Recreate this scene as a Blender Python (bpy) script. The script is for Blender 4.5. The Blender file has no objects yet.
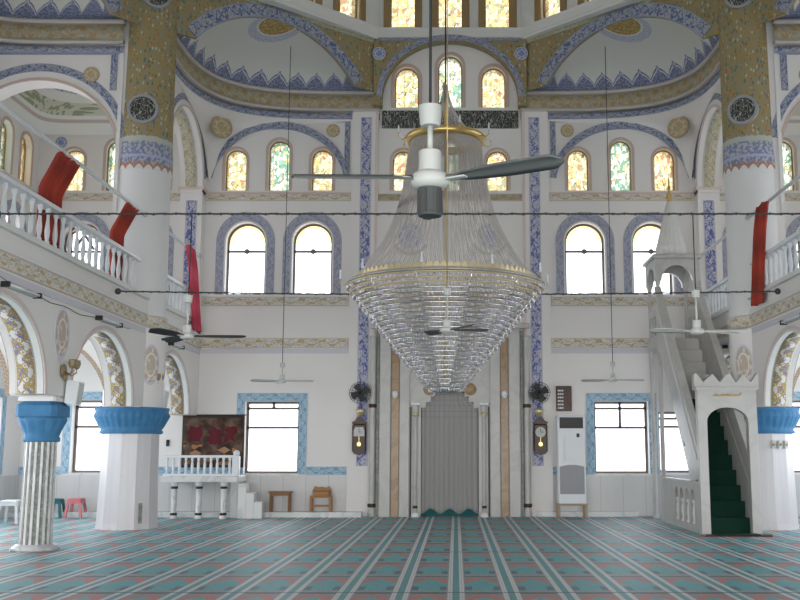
import bpy, bmesh, math, random
from mathutils import Vector, Matrix
from mathutils.geometry import tessellate_polygon
random.seed(7)
PI = math.pi
sc = bpy.context.scene
COL = sc.collection
# ------------------------------------------------------------------ camera, sky, lights, exposure
CAMX, CAMZ, PITCH, F = 0.15, 1.53, math.radians(8.65), 1000.0
cd = bpy.data.cameras.new('camera'); cam = bpy.data.objects.new('camera', cd); COL.objects.link(cam)
cam.location = (CAMX, 0, CAMZ); cam.rotation_euler = (PI/2 + PITCH, 0, 0)
cd.sensor_width = 36; cd.lens = 45; cd.shift_x = -0.07; cd.clip_end = 200
sc.camera = cam
sc.view_settings.view_transform = 'Standard'; sc.view_settings.look = 'None'
sc.view_settings.exposure = 0.0; sc.view_settings.gamma = 1; sc.view_settings.use_curve_mapping = False
sc.cycles.use_denoising = True
sc.cycles.max_bounces = 8; sc.cycles.diffuse_bounces = 5; sc.cycles.transparent_max_bounces = 16
sc.cycles.sample_clamp_indirect = 6
w = bpy.data.worlds.new('sky'); sc.world = w; w.use_nodes = True
bgn = w.node_tree.nodes['Background']; bgn.inputs['Color'].default_value = (0.92, 0.955, 1.0, 1); bgn.inputs['Strength'].default_value = 3.4
def area(name, loc, rot, sx, sy, power, col=(0.9, 0.95, 1)):
    l = bpy.data.lights.new(name, 'AREA'); l.shape = 'RECTANGLE'; l.size = sx; l.size_y = sy; l.energy = power; l.color = col
    o = bpy.data.objects.new(name, l); COL.objects.link(o); o.location = loc; o.rotation_euler = rot
    return o
# added area light low behind the camera, standing in for unseen rear openings
area('rear_fill', (0, -3.5, 1.6), (PI/2, 0, 0), 19, 2.4, 1500, (1, .97, .93))
# daylight entering the galleries' side windows
for s in (-1, 1):
    area('side_daylight', (s*10.3, 17.5, 6.9), (0, s*PI/2, 0), 2.2, 9, 110)
    area('aisle_daylight', (s*10.3, 17.5, 2.0), (0, s*PI/2, 0), 1.8, 12, 330)

# ------------------------------------------------------------------ node expressions
class E:
    def __init__(s, nt, sock): s.nt, s.k = nt, sock
    def _m(s, op, *a):
        n = s.nt.nodes.new('ShaderNodeMath'); n.operation = op
        for i, v in enumerate((s,)+a):
            if isinstance(v, E): s.nt.links.new(v.k, n.inputs[i])
            else: n.inputs[i].default_value = v
        return E(s.nt, n.outputs[0])
    def __add__(s, o): return s._m('ADD', o)
    __radd__ = __add__
    def __sub__(s, o): return s._m('SUBTRACT', o)
    def __rsub__(s, o): return (s*-1) + o
    def __mul__(s, o): return s._m('MULTIPLY', o)
    __rmul__ = __mul__
    def __truediv__(s, o): return s._m('DIVIDE', o)
    def sin(s): return s._m('SINE')
    def abs(s): return s._m('ABSOLUTE')
    def fr(s): return s._m('FRACT')
    def fl(s): return s._m('FLOOR')
    def sqrt(s): return s._m('SQRT')
    def lt(s, o): return s._m('LESS_THAN', o)
    def gt(s, o): return s._m('GREATER_THAN', o)
    def mx(s, o): return s._m('MAXIMUM', o)
    def mn(s, o): return s._m('MINIMUM', o)
    def cen(s): return s.fr() - 0.5          # repeat, centred on zero
class Mat:
    def __init__(s, name, rough=0.7, spec=0.3, metal=0.0):
        s.m = bpy.data.materials.new(name); s.m.use_nodes = True; s.nt = s.m.node_tree
        s.b = s.nt.nodes['Principled BSDF']
        s.b.inputs['Roughness'].default_value = rough; s.b.inputs['Metallic'].default_value = metal
        s.b.inputs['Specular IOR Level'].default_value = spec
        s._tc = None
    def tc(s):
        if not s._tc: s._tc = s.nt.nodes.new('ShaderNodeTexCoord')
        return s._tc
    def uv(s):
        n = s.nt.nodes.new('ShaderNodeSeparateXYZ'); s.nt.links.new(s.tc().outputs['UV'], n.inputs[0])
        return E(s.nt, n.outputs[0]), E(s.nt, n.outputs[1])
    def xyz(s):
        n = s.nt.nodes.new('ShaderNodeSeparateXYZ'); s.nt.links.new(s.tc().outputs['Object'], n.inputs[0])
        return [E(s.nt, n.outputs[i]) for i in range(3)]
    def vec(s, a, b, c=0.0):
        n = s.nt.nodes.new('ShaderNodeCombineXYZ')
        for i, v in enumerate((a, b, c)):
            if isinstance(v, E): s.nt.links.new(v.k, n.inputs[i])
            else: n.inputs[i].default_value = v
        return n.outputs[0]
    def noise(s, scale, v=None, detail=3, col=False, dist=0.0):
        n = s.nt.nodes.new('ShaderNodeTexNoise'); n.inputs['Scale'].default_value = scale
        n.inputs['Detail'].default_value = detail; n.inputs['Distortion'].default_value = dist
        s.nt.links.new(v if v else s.tc().outputs['Object'], n.inputs['Vector'])
        return n.outputs[1] if col else E(s.nt, n.outputs[0])
    def voro(s, scale, v=None, feat='F1', col=False):
        n = s.nt.nodes.new('ShaderNodeTexVoronoi'); n.feature = feat; n.inputs['Scale'].default_value = scale
        s.nt.links.new(v if v else s.tc().outputs['Object'], n.inputs['Vector'])
        if col:
            q = s.nt.nodes.new('ShaderNodeSeparateXYZ'); s.nt.links.new(n.outputs['Color'], q.inputs[0])
            return E(s.nt, q.outputs[0])
        return E(s.nt, n.outputs['Distance'])
    def mix(s, f, a, b):
        n = s.nt.nodes.new('ShaderNodeMix'); n.data_type = 'RGBA'
        for i, v in ((0, f), (6, a), (7, b)):
            if isinstance(v, E): s.nt.links.new(v.k, n.inputs[i])
            elif isinstance(v, bpy.types.NodeSocket): s.nt.links.new(v, n.inputs[i])
            elif i == 0: n.inputs[0].default_value = v
            else: n.inputs[i].default_value = (*v, 1)
        return n.outputs[2]
    def ramp(s, f, stops, const=False):
        n = s.nt.nodes.new('ShaderNodeValToRGB'); s.nt.links.new(f.k, n.inputs[0])
        if const: n.color_ramp.interpolation = 'CONSTANT'
        while len(n.color_ramp.elements) < len(stops): n.color_ramp.elements.new(0.5)
        for e, (p, c) in zip(n.color_ramp.elements, stops): e.position = p; e.color = (*c, 1)
        return n.outputs[0]
    def col(s, c):
        if isinstance(c, tuple): s.b.inputs['Base Color'].default_value = (*c, 1)
        else: s.nt.links.new(c, s.b.inputs['Base Color'])
        return s.m
    def bump(s, h, k=0.3, d=0.02):
        n = s.nt.nodes.new('ShaderNodeBump'); n.inputs['Strength'].default_value = k; n.inputs['Distance'].default_value = d
        s.nt.links.new(h.k, n.inputs['Height']); s.nt.links.new(n.outputs[0], s.b.inputs['Normal'])
def soft(name, c, c2=None, scale=3, rough=0.7, metal=0.0, spec=0.3):
    m = Mat(name, rough, spec, metal); c2 = c2 or tuple(x*0.88 for x in c)
    return m.col(m.mix(m.noise(scale), c2, c))
W0 = (0.80, 0.77, 0.755); BLUE = (0.10, 0.15, 0.46); BLUE2 = (0.32, 0.38, 0.58); GOLD = (0.42, 0.29, 0.09); PINK = (0.62, 0.44, 0.40)
M = {}
M['wall'] = soft('painted_plaster', W0, (0.74, 0.72, 0.70), 0.7)
M['white'] = soft('white_moulding', (0.76, 0.76, 0.74), (0.70, 0.70, 0.69), 2)
M['pink'] = soft('pale_pink_paint', (0.72, 0.60, 0.57), None, 2)
M['lilac'] = soft('pale_lilac_paint', (0.64, 0.63, 0.68), None, 2)
def band(name, per, bg, c1, c2, edge=None, amp=0.26, th=0.075, dens=0.5, flower=True):
    """painted border: a running vine with leaves and a flower in every bend. u in metres, v across 0..1"""
    m = Mat(name, 0.75); u, v = m.uv()
    nz = m.noise(1.0, m.vec(u*(7.0/per), v*3.0), 2)-0.5
    v0 = v; v = v + nz*0.42; per = per*0.55
    ph = u*(2*PI/per)
    d1 = (v - 0.5 - ph.sin()*amp).abs().lt(th)
    d2 = (v - 0.5 + (ph*2 + 0.7).sin()*amp*0.75).abs().lt(th*0.55)
    fx = (u/per*2 + 0.5).cen()*per*0.5/ (per*0.5); 
    fl = (fx*fx*3.0 + (v-0.5)*(v-0.5)*5.0).sqrt()
    ln = m.noise(1.0, m.vec(u*(4.2/per), v0*3.4), 1, dist=1.4); leaf = ln.gt(0.63-dens*0.2); dark = ln.gt(0.72-dens*0.2).mx((ln-0.44).abs().lt(0.012))
    c = m.mix(leaf, bg, c2); c = m.mix(dark, c, c1)
    if flower: c = m.mix(d2, c, c2); c = m.mix(d1, c, c1)
    else: c = m.mix(((v0-0.5 - ph.sin()*0.3 - nz*0.5).abs()).lt(0.045), c, c1)
    if flower: c = m.mix(fl.lt(0.42), c, bg); c = m.mix(fl.lt(0.30), c, c1); c = m.mix(fl.lt(0.14), c, bg)
    c = m.mix((v0-0.5).abs().gt(0.42), c, edge or c1)
    return m.col(c)
M['blue_band'] = band('blue_vine_border', 0.60, (0.42, 0.42, 0.44), (0.08, 0.12, 0.29), (0.20, 0.24, 0.34), (0.30, 0.32, 0.41), 0.22, 0.13, 0.5, False)
M['blue_strip'] = band('blue_vine_strip', 0.75, (0.55, 0.53, 0.58), (0.09, 0.12, 0.36), (0.24, 0.28, 0.46), (0.50, 0.49, 0.55), 0.27, 0.15, 0.55, False)
M['lilac_band'] = band('lilac_flower_border', 0.6, (0.44, 0.44, 0.50), (0.24, 0.26, 0.38), (0.33, 0.35, 0.44), (0.36, 0.38, 0.46), 0.2, 0.12, 0.5, False)
M['gold_band'] = band('gold_vine_border', 0.8, (0.46, 0.41, 0.31), (0.38, 0.28, 0.14), (0.32, 0.32, 0.26), (0.52, 0.45, 0.39), 0.22, 0.12)
M['dado'] = band('gold_and_white_frieze', 0.95, (0.70, 0.66, 0.60), (0.48, 0.38, 0.20), (0.48, 0.52, 0.58), (0.60, 0.50, 0.41), 0.22, 0.10, 0.5)
M['soffit'] = band('gold_and_blue_soffit', 0.80, (0.40, 0.29, 0.10), (0.66, 0.65, 0.64), (0.18, 0.20, 0.40), (0.60, 0.56, 0.50), 0.24, 0.12, 0.15)
M['soffit_pale'] = band('pale_leaf_soffit', 0.7, (0.62, 0.58, 0.45), (0.46, 0.36, 0.20), (0.45, 0.50, 0.46), (0.76, 0.72, 0.68), 0.24, 0.07, 0.5)
M['tile'] = band('blue_tile_border', 0.6, (0.44, 0.56, 0.63), (0.18, 0.34, 0.50), (0.32, 0.46, 0.58), (0.34, 0.47, 0.57), 0.25, 0.11)
M['olive_band'] = band('olive_flower_border', 0.5, (0.48, 0.48, 0.38), (0.25, 0.32, 0.16), (0.42, 0.28, 0.16), (0.55, 0.55, 0.48))
M['rope'] = band('brown_rope_edge', 0.12, (0.55, 0.48, 0.40), (0.32, 0.22, 0.15), (0.36, 0.26, 0.20), (0.45, 0.36, 0.30), 0.3, 0.2)
def scatter():
    m = Mat('gold_flowered_paint', 0.7); x, y, z = m.xyz(); v = m.vec(x*1.5, y*1.5, z*0.85)
    a = m.voro(9.0, v, col=True); d = m.voro(9.0, v); d2 = m.voro(17.0, v); a2 = m.voro(17.0, v, col=True)
    c = m.mix(m.noise(2.0, v), (0.31, 0.235, 0.10), (0.37, 0.285, 0.13))
    c = m.mix(d2.lt(0.50)*a2.gt(0.45), c, (0.25, 0.27, 0.21)); c = m.mix(d2.lt(0.42)*a2.lt(0.22), c, (0.34, 0.14, 0.06))
    c = m.mix(d.lt(0.30)*a.gt(0.68), c, (0.44, 0.45, 0.35)); c = m.mix(d.lt(0.36)*a.lt(0.4), c, (0.13, 0.19, 0.17))
    return m.col(c)
M['scatter'] = scatter()
def crown():
    """conch lining: white, a row of blue crown leaves at its foot, a gold medallion near its crown. u 0..1 across, v 0..1 up"""
    m = Mat('white_conch_with_blue_leaves', 0.75); u, v = m.uv()
    x = (u*15.0).cen().abs(); um = (u-0.5)*2.0; kk = (1.0-um*um).mx(0.07); top = (0.25 - x*x*0.55 + (0.10-x).mx(0.0)*0.45)/kk
    ins = v.lt(top)
    t = m.noise(1.0, m.vec(u*120.0, v*28.0), 2)
    c = m.mix(ins, (0.66, 0.66, 0.62), m.mix(t.gt(0.5), (0.15, 0.17, 0.30), (0.27, 0.29, 0.39)))
    ring = ((v - (top - 0.045)).abs().lt(0.014))
    c = m.mix(ring*ins, c, (0.55, 0.56, 0.62))
    du = (u-0.5)*5.2; dv = (v-1.0)*1.75; r = (du*du + dv*dv).sqrt()
    c = m.mix(r.lt(0.62), c, m.mix(m.noise(1.0, m.vec(u*260.0, v*60.0), 1).gt(0.5), (0.38, 0.42, 0.56), (0.58, 0.58, 0.62)))
    c = m.mix(r.lt(0.46), c, (0.66, 0.66, 0.62)); c = m.mix(r.lt(0.42), c, m.mix(t.gt(0.52), (0.36, 0.25, 0.08), (0.52, 0.40, 0.18)))
    return m.col(c)
M['crown'] = crown()
def roundel(name, bg, c1, c2, rim):
    """medallion: uv centred on 0, radius 1"""
    m = Mat(name, 0.7); u, v = m.uv(); r = (u*u + v*v).sqrt()
    t = m.voro(3.2, m.vec(u, v)); c = m.mix(t.lt(0.38), c1, c2)
    c = m.mix((r-0.55).abs().lt(0.05), c, bg); c = m.mix(r.gt(0.88), c, rim)
    return m.col(c)
M['gold_roundel'] = roundel('gold_medallion', (0.58, 0.50, 0.36), (0.44, 0.35, 0.20), (0.56, 0.48, 0.34), (0.40, 0.32, 0.20))
M['blue_roundel'] = roundel('blue_medallion', (0.62, 0.62, 0.66), (0.20, 0.26, 0.48), (0.48, 0.50, 0.58), (0.55, 0.55, 0.60))
M['pale_roundel'] = roundel('pale_medallion', (0.74, 0.70, 0.68), (0.52, 0.44, 0.36), (0.70, 0.64, 0.60), (0.60, 0.60, 0.68))
def script(name, su, sv, bg=(0.035, 0.04, 0.04), fg=(0.42, 0.41, 0.36)):
    m = Mat(name, 0.5); u, v = m.uv()
    n = m.noise(1.0, m.vec(u*su, v*sv), 0, dist=0.6)
    a = (n-0.5).abs().lt(0.022); b = (m.noise(1.0, m.vec(u*su*1.5+7.0, v*sv*0.7), 0, dist=0.4)-0.5).abs().lt(0.018)
    return m.col(m.mix(a.mx(b), bg, fg))
M['script_panel'] = script('black_panel_with_pale_lettering', 13, 6)
M['script_disc'] = script('black_disc_with_gilt_lettering', 3.2, 2.6)
def marble(name, c, vein, sc_=1.2, rough=0.25, amt=0.6):
    m = Mat(name, rough, 0.4); n = m.noise(sc_, None, 6, dist=1.4)
    v = (n-0.5).abs(); f = m.ramp(v, [(0, (1, 1, 1)), (0.06, (0, 0, 0))])
    n2 = m.noise(sc_*0.6, None, 2)
    x = m.nt.nodes.new('ShaderNodeMath'); x.operation = 'MULTIPLY'; m.nt.links.new(f, x.inputs[0]); x.inputs[1].default_value = amt
    return m.col(m.mix(E(m.nt, x.outputs[0]), m.mix(n2, tuple(k*0.93 for k in c), c), vein))
M['marble'] = marble('white_marble', (0.70, 0.70, 0.69), (0.45, 0.46, 0.48))
M['marble_warm'] = marble('honey_onyx', (0.38, 0.25, 0.14), (0.22, 0.14, 0.08), 2.0, 0.3)
M['marble_grey'] = marble('grey_marble', (0.55, 0.55, 0.56), (0.34, 0.35, 0.37))
M['marble_green'] = marble('mottled_grey_green_marble', (0.20, 0.22, 0.20), (0.42, 0.42, 0.38), 5.0, 0.4)
def slabs():
    m = Mat('marble_slab_wainscot', 0.3, 0.4); x, y, z = m.xyz(); n = m.noise(1.0, m.vec(x*3.0, y*3.0, z*0.8), 4)
    c = m.mix(n, (0.50, 0.50, 0.50), (0.62, 0.61, 0.61)); c = m.mix(((x+y)/0.55).cen().abs().lt(0.012), c, (0.40, 0.40, 0.42))
    return m.col(c)
M['slabs'] = slabs()
M['marble_soft'] = marble('smooth_grey_white_marble', (0.52, 0.51, 0.49), (0.38, 0.38, 0.38), 0.8, 0.35, 0.4)  # grey marble, darkened further to paint in the niche's backlit shade
def capital():
    m = Mat('blue_painted_carving', 0.6); v = m.tc().outputs['Object']
    n = m.noise(6, v, 3); return m.col(m.mix(n, (0.03, 0.14, 0.31), (0.08, 0.25, 0.44)))
M['blue'] = capital()
def stained(name, warm):
    m = Mat(name); nt = m.nt; u, v = m.uv()
    a = m.voro(1.0, m.vec(u*13, v*10), col=True); d = m.voro(1.0, m.vec(u*13, v*10), 'DISTANCE_TO_EDGE')
    if warm: st = [(0, (0.52, 0.36, 0.15)), (0.3, (0.62, 0.50, 0.28)), (0.72, (0.27, 0.26, 0.13)), (0.82, (0.36, 0.17, 0.10)), (0.88, (0.60, 0.56, 0.42))]
    else: st = [(0, (0.13, 0.27, 0.17)), (0.20, (0.50, 0.55, 0.40)), (0.55, (0.18, 0.33, 0.24)), (0.66, (0.58, 0.58, 0.46)), (0.92, (0.44, 0.36, 0.15))]
    c = m.ramp(a, st, True); c = m.mix(d.lt(0.035), c, (0.12, 0.10, 0.08))
    sx = 4.2
    e = ((u*sx).cen().abs()); c = m.mix(e.gt(0.47), c, (0.25, 0.22, 0.15))
    t = nt.nodes.new('ShaderNodeBsdfTransparent'); nt.links.new(c, t.inputs[0])
    g = nt.nodes.new('ShaderNodeBsdfTranslucent'); nt.links.new(c, g.inputs[0])
    x = nt.nodes.new('ShaderNodeMixShader'); x.inputs[0].default_value = 0.25
    nt.links.new(t.outputs[0], x.inputs[1]); nt.links.new(g.outputs[0], x.inputs[2])
    nt.links.new(x.outputs[0], nt.nodes['Material Output'].inputs[0])
    return m.m
M['glass_warm'] = stained('amber_stained_glass', True); M['glass_green'] = stained('green_stained_glass', False)
def clear(name, tint=(0.97, 0.98, 1.0)):
    m = Mat(name); nt = m.nt
    t = nt.nodes.new('ShaderNodeBsdfTransparent'); t.inputs[0].default_value = (*tint, 1)
    g = nt.nodes.new('ShaderNodeBsdfGlossy'); g.inputs['Roughness'].default_value = 0.05
    x = nt.nodes.new('ShaderNodeMixShader'); x.inputs[0].default_value = 0.04
    nt.links.new(t.outputs[0], x.inputs[1]); nt.links.new(g.outputs[0], x.inputs[2]); nt.links.new(x.outputs[0], nt.nodes['Material Output'].inputs[0])
    return m.m
M['glass'] = clear('clear_glass'); M['glass_amber'] = clear('amber_glass', (0.85, 0.62, 0.25))
def net(name, c, alpha):
    m = Mat(name); nt = m.nt; m.b.inputs['Roughness'].default_value = 0.3; m.b.inputs['Base Color'].default_value = (*c, 1)
    t = nt.nodes.new('ShaderNodeBsdfTransparent'); x = nt.nodes.new('ShaderNodeMixShader'); x.inputs[0].default_value = alpha
    nt.links.new(t.outputs[0], x.inputs[1]); nt.links.new(m.b.outputs[0], x.inputs[2]); nt.links.new(x.outputs[0], nt.nodes['Material Output'].inputs[0])
    return m.m
M['frame'] = soft('brown_window_frame', (0.20, 0.17, 0.15)); M['gold_frame'] = soft('ochre_window_surround', (0.36, 0.25, 0.12), (0.28, 0.19, 0.09), 8)
M['tan'] = soft('tan_window_surround', (0.60, 0.48, 0.42), (0.54, 0.42, 0.36), 6)
M['dark'] = soft('black_plastic', (0.03, 0.03, 0.03), None, 3, 0.4); M['iron'] = soft('dark_iron', (0.09, 0.09, 0.09), None, 6, 0.5, 0.6)
M['fan_blade'] = soft('grey_fan_blade', (0.085, 0.09, 0.09), (0.065, 0.07, 0.07), 3, 0.6, 0, 0.15)
M['fan_grey'] = soft('grey_fan_housing', (0.06, 0.065, 0.065), (0.05, 0.055, 0.055), 3, 0.9, 0.0, 0.05)
M['cream'] = soft('cream_enamel', (0.54, 0.55, 0.53), (0.48, 0.49, 0.47), 3, 0.4); M['enamel'] = soft('white_enamel', (0.74, 0.77, 0.80), (0.70, 0.73, 0.76), 3, 0.35)
M['brass'] = soft('brass', (0.75, 0.55, 0.22), (0.6, 0.42, 0.15), 9, 0.3, 0.9); M['gilt'] = soft('pale_gilt', (0.70, 0.60, 0.38), (0.55, 0.44, 0.24), 9, 0.35, 0.6)
M['chrome'] = soft('chrome', (0.7, 0.7, 0.7), None, 3, 0.2, 1.0)
M['wood'] = soft('dark_walnut', (0.07, 0.035, 0.022), (0.04, 0.02, 0.014), 9, 0.35); M['wood_mid'] = soft('brown_wood', (0.30, 0.16, 0.08), (0.22, 0.11, 0.05), 9, 0.5)
M['wood_light'] = soft('orange_brown_wood', (0.40, 0.20, 0.08), (0.30, 0.14, 0.05), 9, 0.45); M['pine'] = soft('pale_pine', (0.40, 0.30, 0.20), None, 9, 0.5)
M['green_carpet'] = soft('dark_green_carpet', (0.004, 0.035, 0.022), (0.002, 0.02, 0.014), 30, 0.95)
M['teal'] = soft('teal_cloth', (0.03, 0.16, 0.17), None, 9, 0.9)
def cloth(name, c, c2):
    m = Mat(name, 0.85); x, y, z = m.xyz(); return m.col(m.mix((z*9.0+x*3.0).sin()*0.5+0.5, c2, c))
M['red'] = cloth('red_cloth', (0.40, 0.055, 0.035), (0.27, 0.04, 0.028)); M['crimson'] = cloth('crimson_cloth', (0.66, 0.10, 0.15), (0.50, 0.06, 0.10))
def saucer():
    m = Mat('white_saucer_dome_with_olive_ring', 0.75); u, v = m.uv(); t = m.voro(5.0, m.vec(u, v*2.0))
    c = m.mix((v-0.75).abs().lt(0.17), (0.82, 0.82, 0.80), m.mix(t.lt(0.5), (0.66, 0.66, 0.56), (0.34, 0.40, 0.26)))
    c = m.mix((v-1.25).abs().lt(0.10), c, m.mix(t.lt(0.5), (0.55, 0.56, 0.6), (0.26, 0.30, 0.46)))
    c = m.mix((v-0.42).abs().lt(0.05), c, (0.58, 0.50, 0.46))
    return m.col(c)
M['saucer'] = saucer()
M['fan_body_shaded'] = soft('shaded_grey_cream_enamel', (0.36, 0.37, 0.35), (0.30, 0.31, 0.30), 3, 0.5); M['old_brass'] = soft('tarnished_brass', (0.34, 0.27, 0.16), (0.26, 0.20, 0.12), 9, 0.5, 0.3)  # near fan's enamel is darkened to paint in its backlit shade
M['warm_white'] = soft('warm_grey_moulding', (0.60, 0.56, 0.52), (0.54, 0.50, 0.46), 2)
M['ring_grey'] = soft('grey_lilac_paint', (0.36, 0.36, 0.39)); M['grille'] = soft('grey_grille', (0.36, 0.36, 0.38), (0.30, 0.30, 0.32), 40, 0.6)
# ------------------------------------------------------------------ mesh tools
class MB:
    def __init__(s): s.v = []; s.f = []; s.uv = []; s.sm = []
    def face(s, pts, uvs=None, smooth=False):
        b = len(s.v); s.v += [tuple(p) for p in pts]; s.f.append(tuple(range(b, b+len(pts)))); s.uv.append(uvs); s.sm.append(smooth); return s
    def grid(s, P, UV=None, smooth=True):
        """P[i][j] points"""
        b = len(s.v); n, m = len(P), len(P[0])
        for r in P: s.v += [tuple(p) for p in r]
        for i in range(n-1):
            for j in range(m-1):
                s.f.append((b+i*m+j, b+i*m+j+1, b+(i+1)*m+j+1, b+(i+1)*m+j)); s.sm.append(smooth)
                s.uv.append([UV[i][j], UV[i][j+1], UV[i+1][j+1], UV[i+1][j]] if UV else None)
        return s
    def hexa(s, p):
        for q in ((0, 1, 2, 3), (4, 5, 6, 7), (0, 1, 5, 4), (1, 2, 6, 5), (2, 3, 7, 6), (3, 0, 4, 7)): s.face([p[i] for i in q])
        return s
    def box(s, x0, x1, y0, y1, z0, z1):
        return s.hexa([(x0, y0, z0), (x1, y0, z0), (x1, y1, z0), (x0, y1, z0), (x0, y0, z1), (x1, y0, z1), (x1, y1, z1), (x0, y1, z1)])
    def bbox(s, x0, x1, y0, y1, z0, z1, b=0.01):
        """box with chamfered vertical edges and top"""
        pts = [(x0+b, y0), (x1-b, y0), (x1, y0+b), (x1, y1-b), (x1-b, y1), (x0+b, y1), (x0, y1-b), (x0, y0+b)]
        cx, cy = (x0+x1)/2, (y0+y1)/2
        rings = [[(x, y, z0) for x, y in pts], [(x, y, z1-b) for x, y in pts], [(x+(b if x < cx else -b), y+(b if y < cy else -b), z1) for x, y in pts]]
        for i in range(2):
            for j in range(8): s.face([rings[i][j], rings[i][(j+1) % 8], rings[i+1][(j+1) % 8], rings[i+1][j]])
        s.face(rings[2]); s.face(rings[0][::-1]); return s
    def lathe(s, prof, c=(0, 0, 0), n=20, axis='z', rmod=None, smooth=True, a0=0, a1=2*PI, uvs=None):
        P = []; U = []
        for k, (r, z) in enumerate(prof):
            row = []; ur = []
            for j in range(n+1):
                a = a0+(a1-a0)*j/n; rr = r*(rmod(a, z) if rmod else 1); x, y = rr*math.cos(a), rr*math.sin(a)
                row.append({'z': (c[0]+x, c[1]+y, c[2]+z), 'y': (c[0]+x, c[1]+z, c[2]+y), 'x': (c[0]+z, c[1]+x, c[2]+y)}[axis])
                ur.append((a*max(r, 0.01) if uvs is None else a*uvs[0], z if uvs is None else uvs[1+k]))
            P.append(row); U.append(ur)
        return s.grid(P, U, smooth)
    def tube(s, path, r, n=6, closed=False, cap=True):
        P = [Vector(p) for p in path]; N = len(P); rings = []
        for i, p in enumerate(P):
            if closed: t = P[(i+1) % N]-P[i-1]
            else: t = P[min(i+1, N-1)]-P[max(i-1, 0)]
            t.normalize(); up = Vector((0, 0, 1)) if abs(t.z) < 0.95 else Vector((1, 0, 0))
            a = t.cross(up).normalized(); b = a.cross(t); rr = r[i] if isinstance(r, (list, tuple)) else r
            rings.append([p+a*rr*math.cos(2*PI*j/n)+b*rr*math.sin(2*PI*j/n) for j in range(n+1)])
        if closed: rings.append(rings[0])
        s.grid(rings)
        if cap and not closed: s.face(rings[0][:-1]); s.face(rings[-1][:-1])
        return s
    def ball(s, c, r, n=10, m=7, sc_=(1, 1, 1)):
        return s.grid([[(c[0]+sc_[0]*r*math.sin(PI*i/m)*math.cos(2*PI*j/n), c[1]+sc_[1]*r*math.sin(PI*i/m)*math.sin(2*PI*j/n), c[2]+sc_[2]*r*math.cos(PI*i/m)) for j in range(n+1)] for i in range(m+1)])
    def plate(s, outer, holes, w0, w1, mp):
        polys = [outer]+list(holes); flat = [p for q in polys for p in q]
        tris = tessellate_polygon([[Vector((p[0], p[1], 0)) for p in q] for q in polys])
        for wv in (w0, w1):
            for t in tris: s.face([mp(flat[i][0], flat[i][1], wv) for i in t], [flat[i] for i in t])
        for q in polys:
            L = 0
            for i in range(len(q)):
                a, b = q[i-1], q[i]; d = math.dist(a, b)
                s.face([mp(*a, w0), mp(*b, w0), mp(*b, w1), mp(*a, w1)], [(L, w0), (L+d, w0), (L+d, w1), (L, w1)]); L += d
        return s
    def ribbon(s, A, B, w0, w1, mp):
        """strip between two matching curves, front face at w0, u runs along, v 0..1"""
        L = 0; n = len(A)
        for i in range(n-1):
            d = math.dist(((A[i][0]+B[i][0])/2, (A[i][1]+B[i][1])/2), ((A[i+1][0]+B[i+1][0])/2, (A[i+1][1]+B[i+1][1])/2))
            s.face([mp(*A[i], w0), mp(*A[i+1], w0), mp(*B[i+1], w0), mp(*B[i], w0)], [(L, 0), (L+d, 0), (L+d, 1), (L, 1)]); 
            s.face([mp(*A[i], w0), mp(*A[i+1], w0), mp(*A[i+1], w1), mp(*A[i], w1)], [(L, 0), (L+d, 0), (L+d, .05), (L, .05)])
            s.face([mp(*B[i], w0), mp(*B[i+1], w0), mp(*B[i+1], w1), mp(*B[i], w1)], [(L, 1), (L+d, 1), (L+d, .95), (L, .95)])
            L += d
        for k in (0, -1): s.face([mp(*A[k], w0), mp(*B[k], w0), mp(*B[k], w1), mp(*A[k], w1)], [(0, 0)]*4)
        return s
    def hband(s, u0, u1, z0, z1, w0, w1, mp):
        return s.ribbon([(u0, z0), (u1, z0)], [(u0, z1), (u1, z1)], w0, w1, mp)
    def vband(s, u0, u1, z0, z1, w0, w1, mp):
        return s.ribbon([(u0, z0), (u0, z1)], [(u1, z0), (u1, z1)], w0, w1, mp)
    def soffit(s, pts, wa, wb, mp, t=0.015, c=None):
        """ornament on the underside of an arch, pts open curve; wraps toward the arch centre by t"""
        L = 0; cx, cz = c; ins = []
        for x, z in pts:
            d = math.hypot(x-cx, z-cz) or 1; ins.append((x-(x-cx)/d*t, z-(z-cz)/d*t))
        for i in range(len(ins)-1):
            d = math.dist(ins[i], ins[i+1]); a, b = ins[i], ins[i+1]
            s.face([mp(*a, wa), mp(*b, wa), mp(*b, wb), mp(*a, wb)], [(L, 0), (L+d, 0), (L+d, 1), (L, 1)], True)
            p, q = pts[i], pts[i+1]
            for w_ in (wa, wb): s.face([mp(*a, w_), mp(*b, w_), mp(*q, w_), mp(*p, w_)], [(L, 0)]*4)
            L += d
        return s
    def disc(s, cu, cz, ru, rz, w0, w1, mp, n=28):
        P = [(cu+ru*math.cos(2*PI*i/n), cz+rz*math.sin(2*PI*i/n)) for i in range(n)]
        U = [(math.cos(2*PI*i/n), math.sin(2*PI*i/n)) for i in range(n)]
        s.face([mp(*p, w0) for p in P], U)
        for i in range(n): s.face([mp(*P[i-1], w0), mp(*P[i], w0), mp(*P[i], w1), mp(*P[i-1], w1)], [U[i-1], U[i], U[i], U[i-1]])
        return s
    def build(s, name, mat, parent=None, loc=(0, 0, 0), weld=False, kind=None, recalc=True):
        me = bpy.data.meshes.new(name); me.from_pydata(s.v, [], s.f)
        ul = me.uv_layers.new(name='UVMap'); k = 0; data = []
        for f, u in zip(s.f, s.uv):
            if u is None:
                p = [Vector(s.v[i]) for i in f[:3]]; nn = (p[1]-p[0]).cross(p[2]-p[0]); ax = max(range(3), key=lambda i: abs(nn[i]))
                u = [tuple(s.v[i][j] for j in range(3) if j != ax) for i in f]
            for q in u: data += [q[0], q[1]]
        ul.data.foreach_set('uv', data)
        me.polygons.foreach_set('use_smooth', s.sm)
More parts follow.
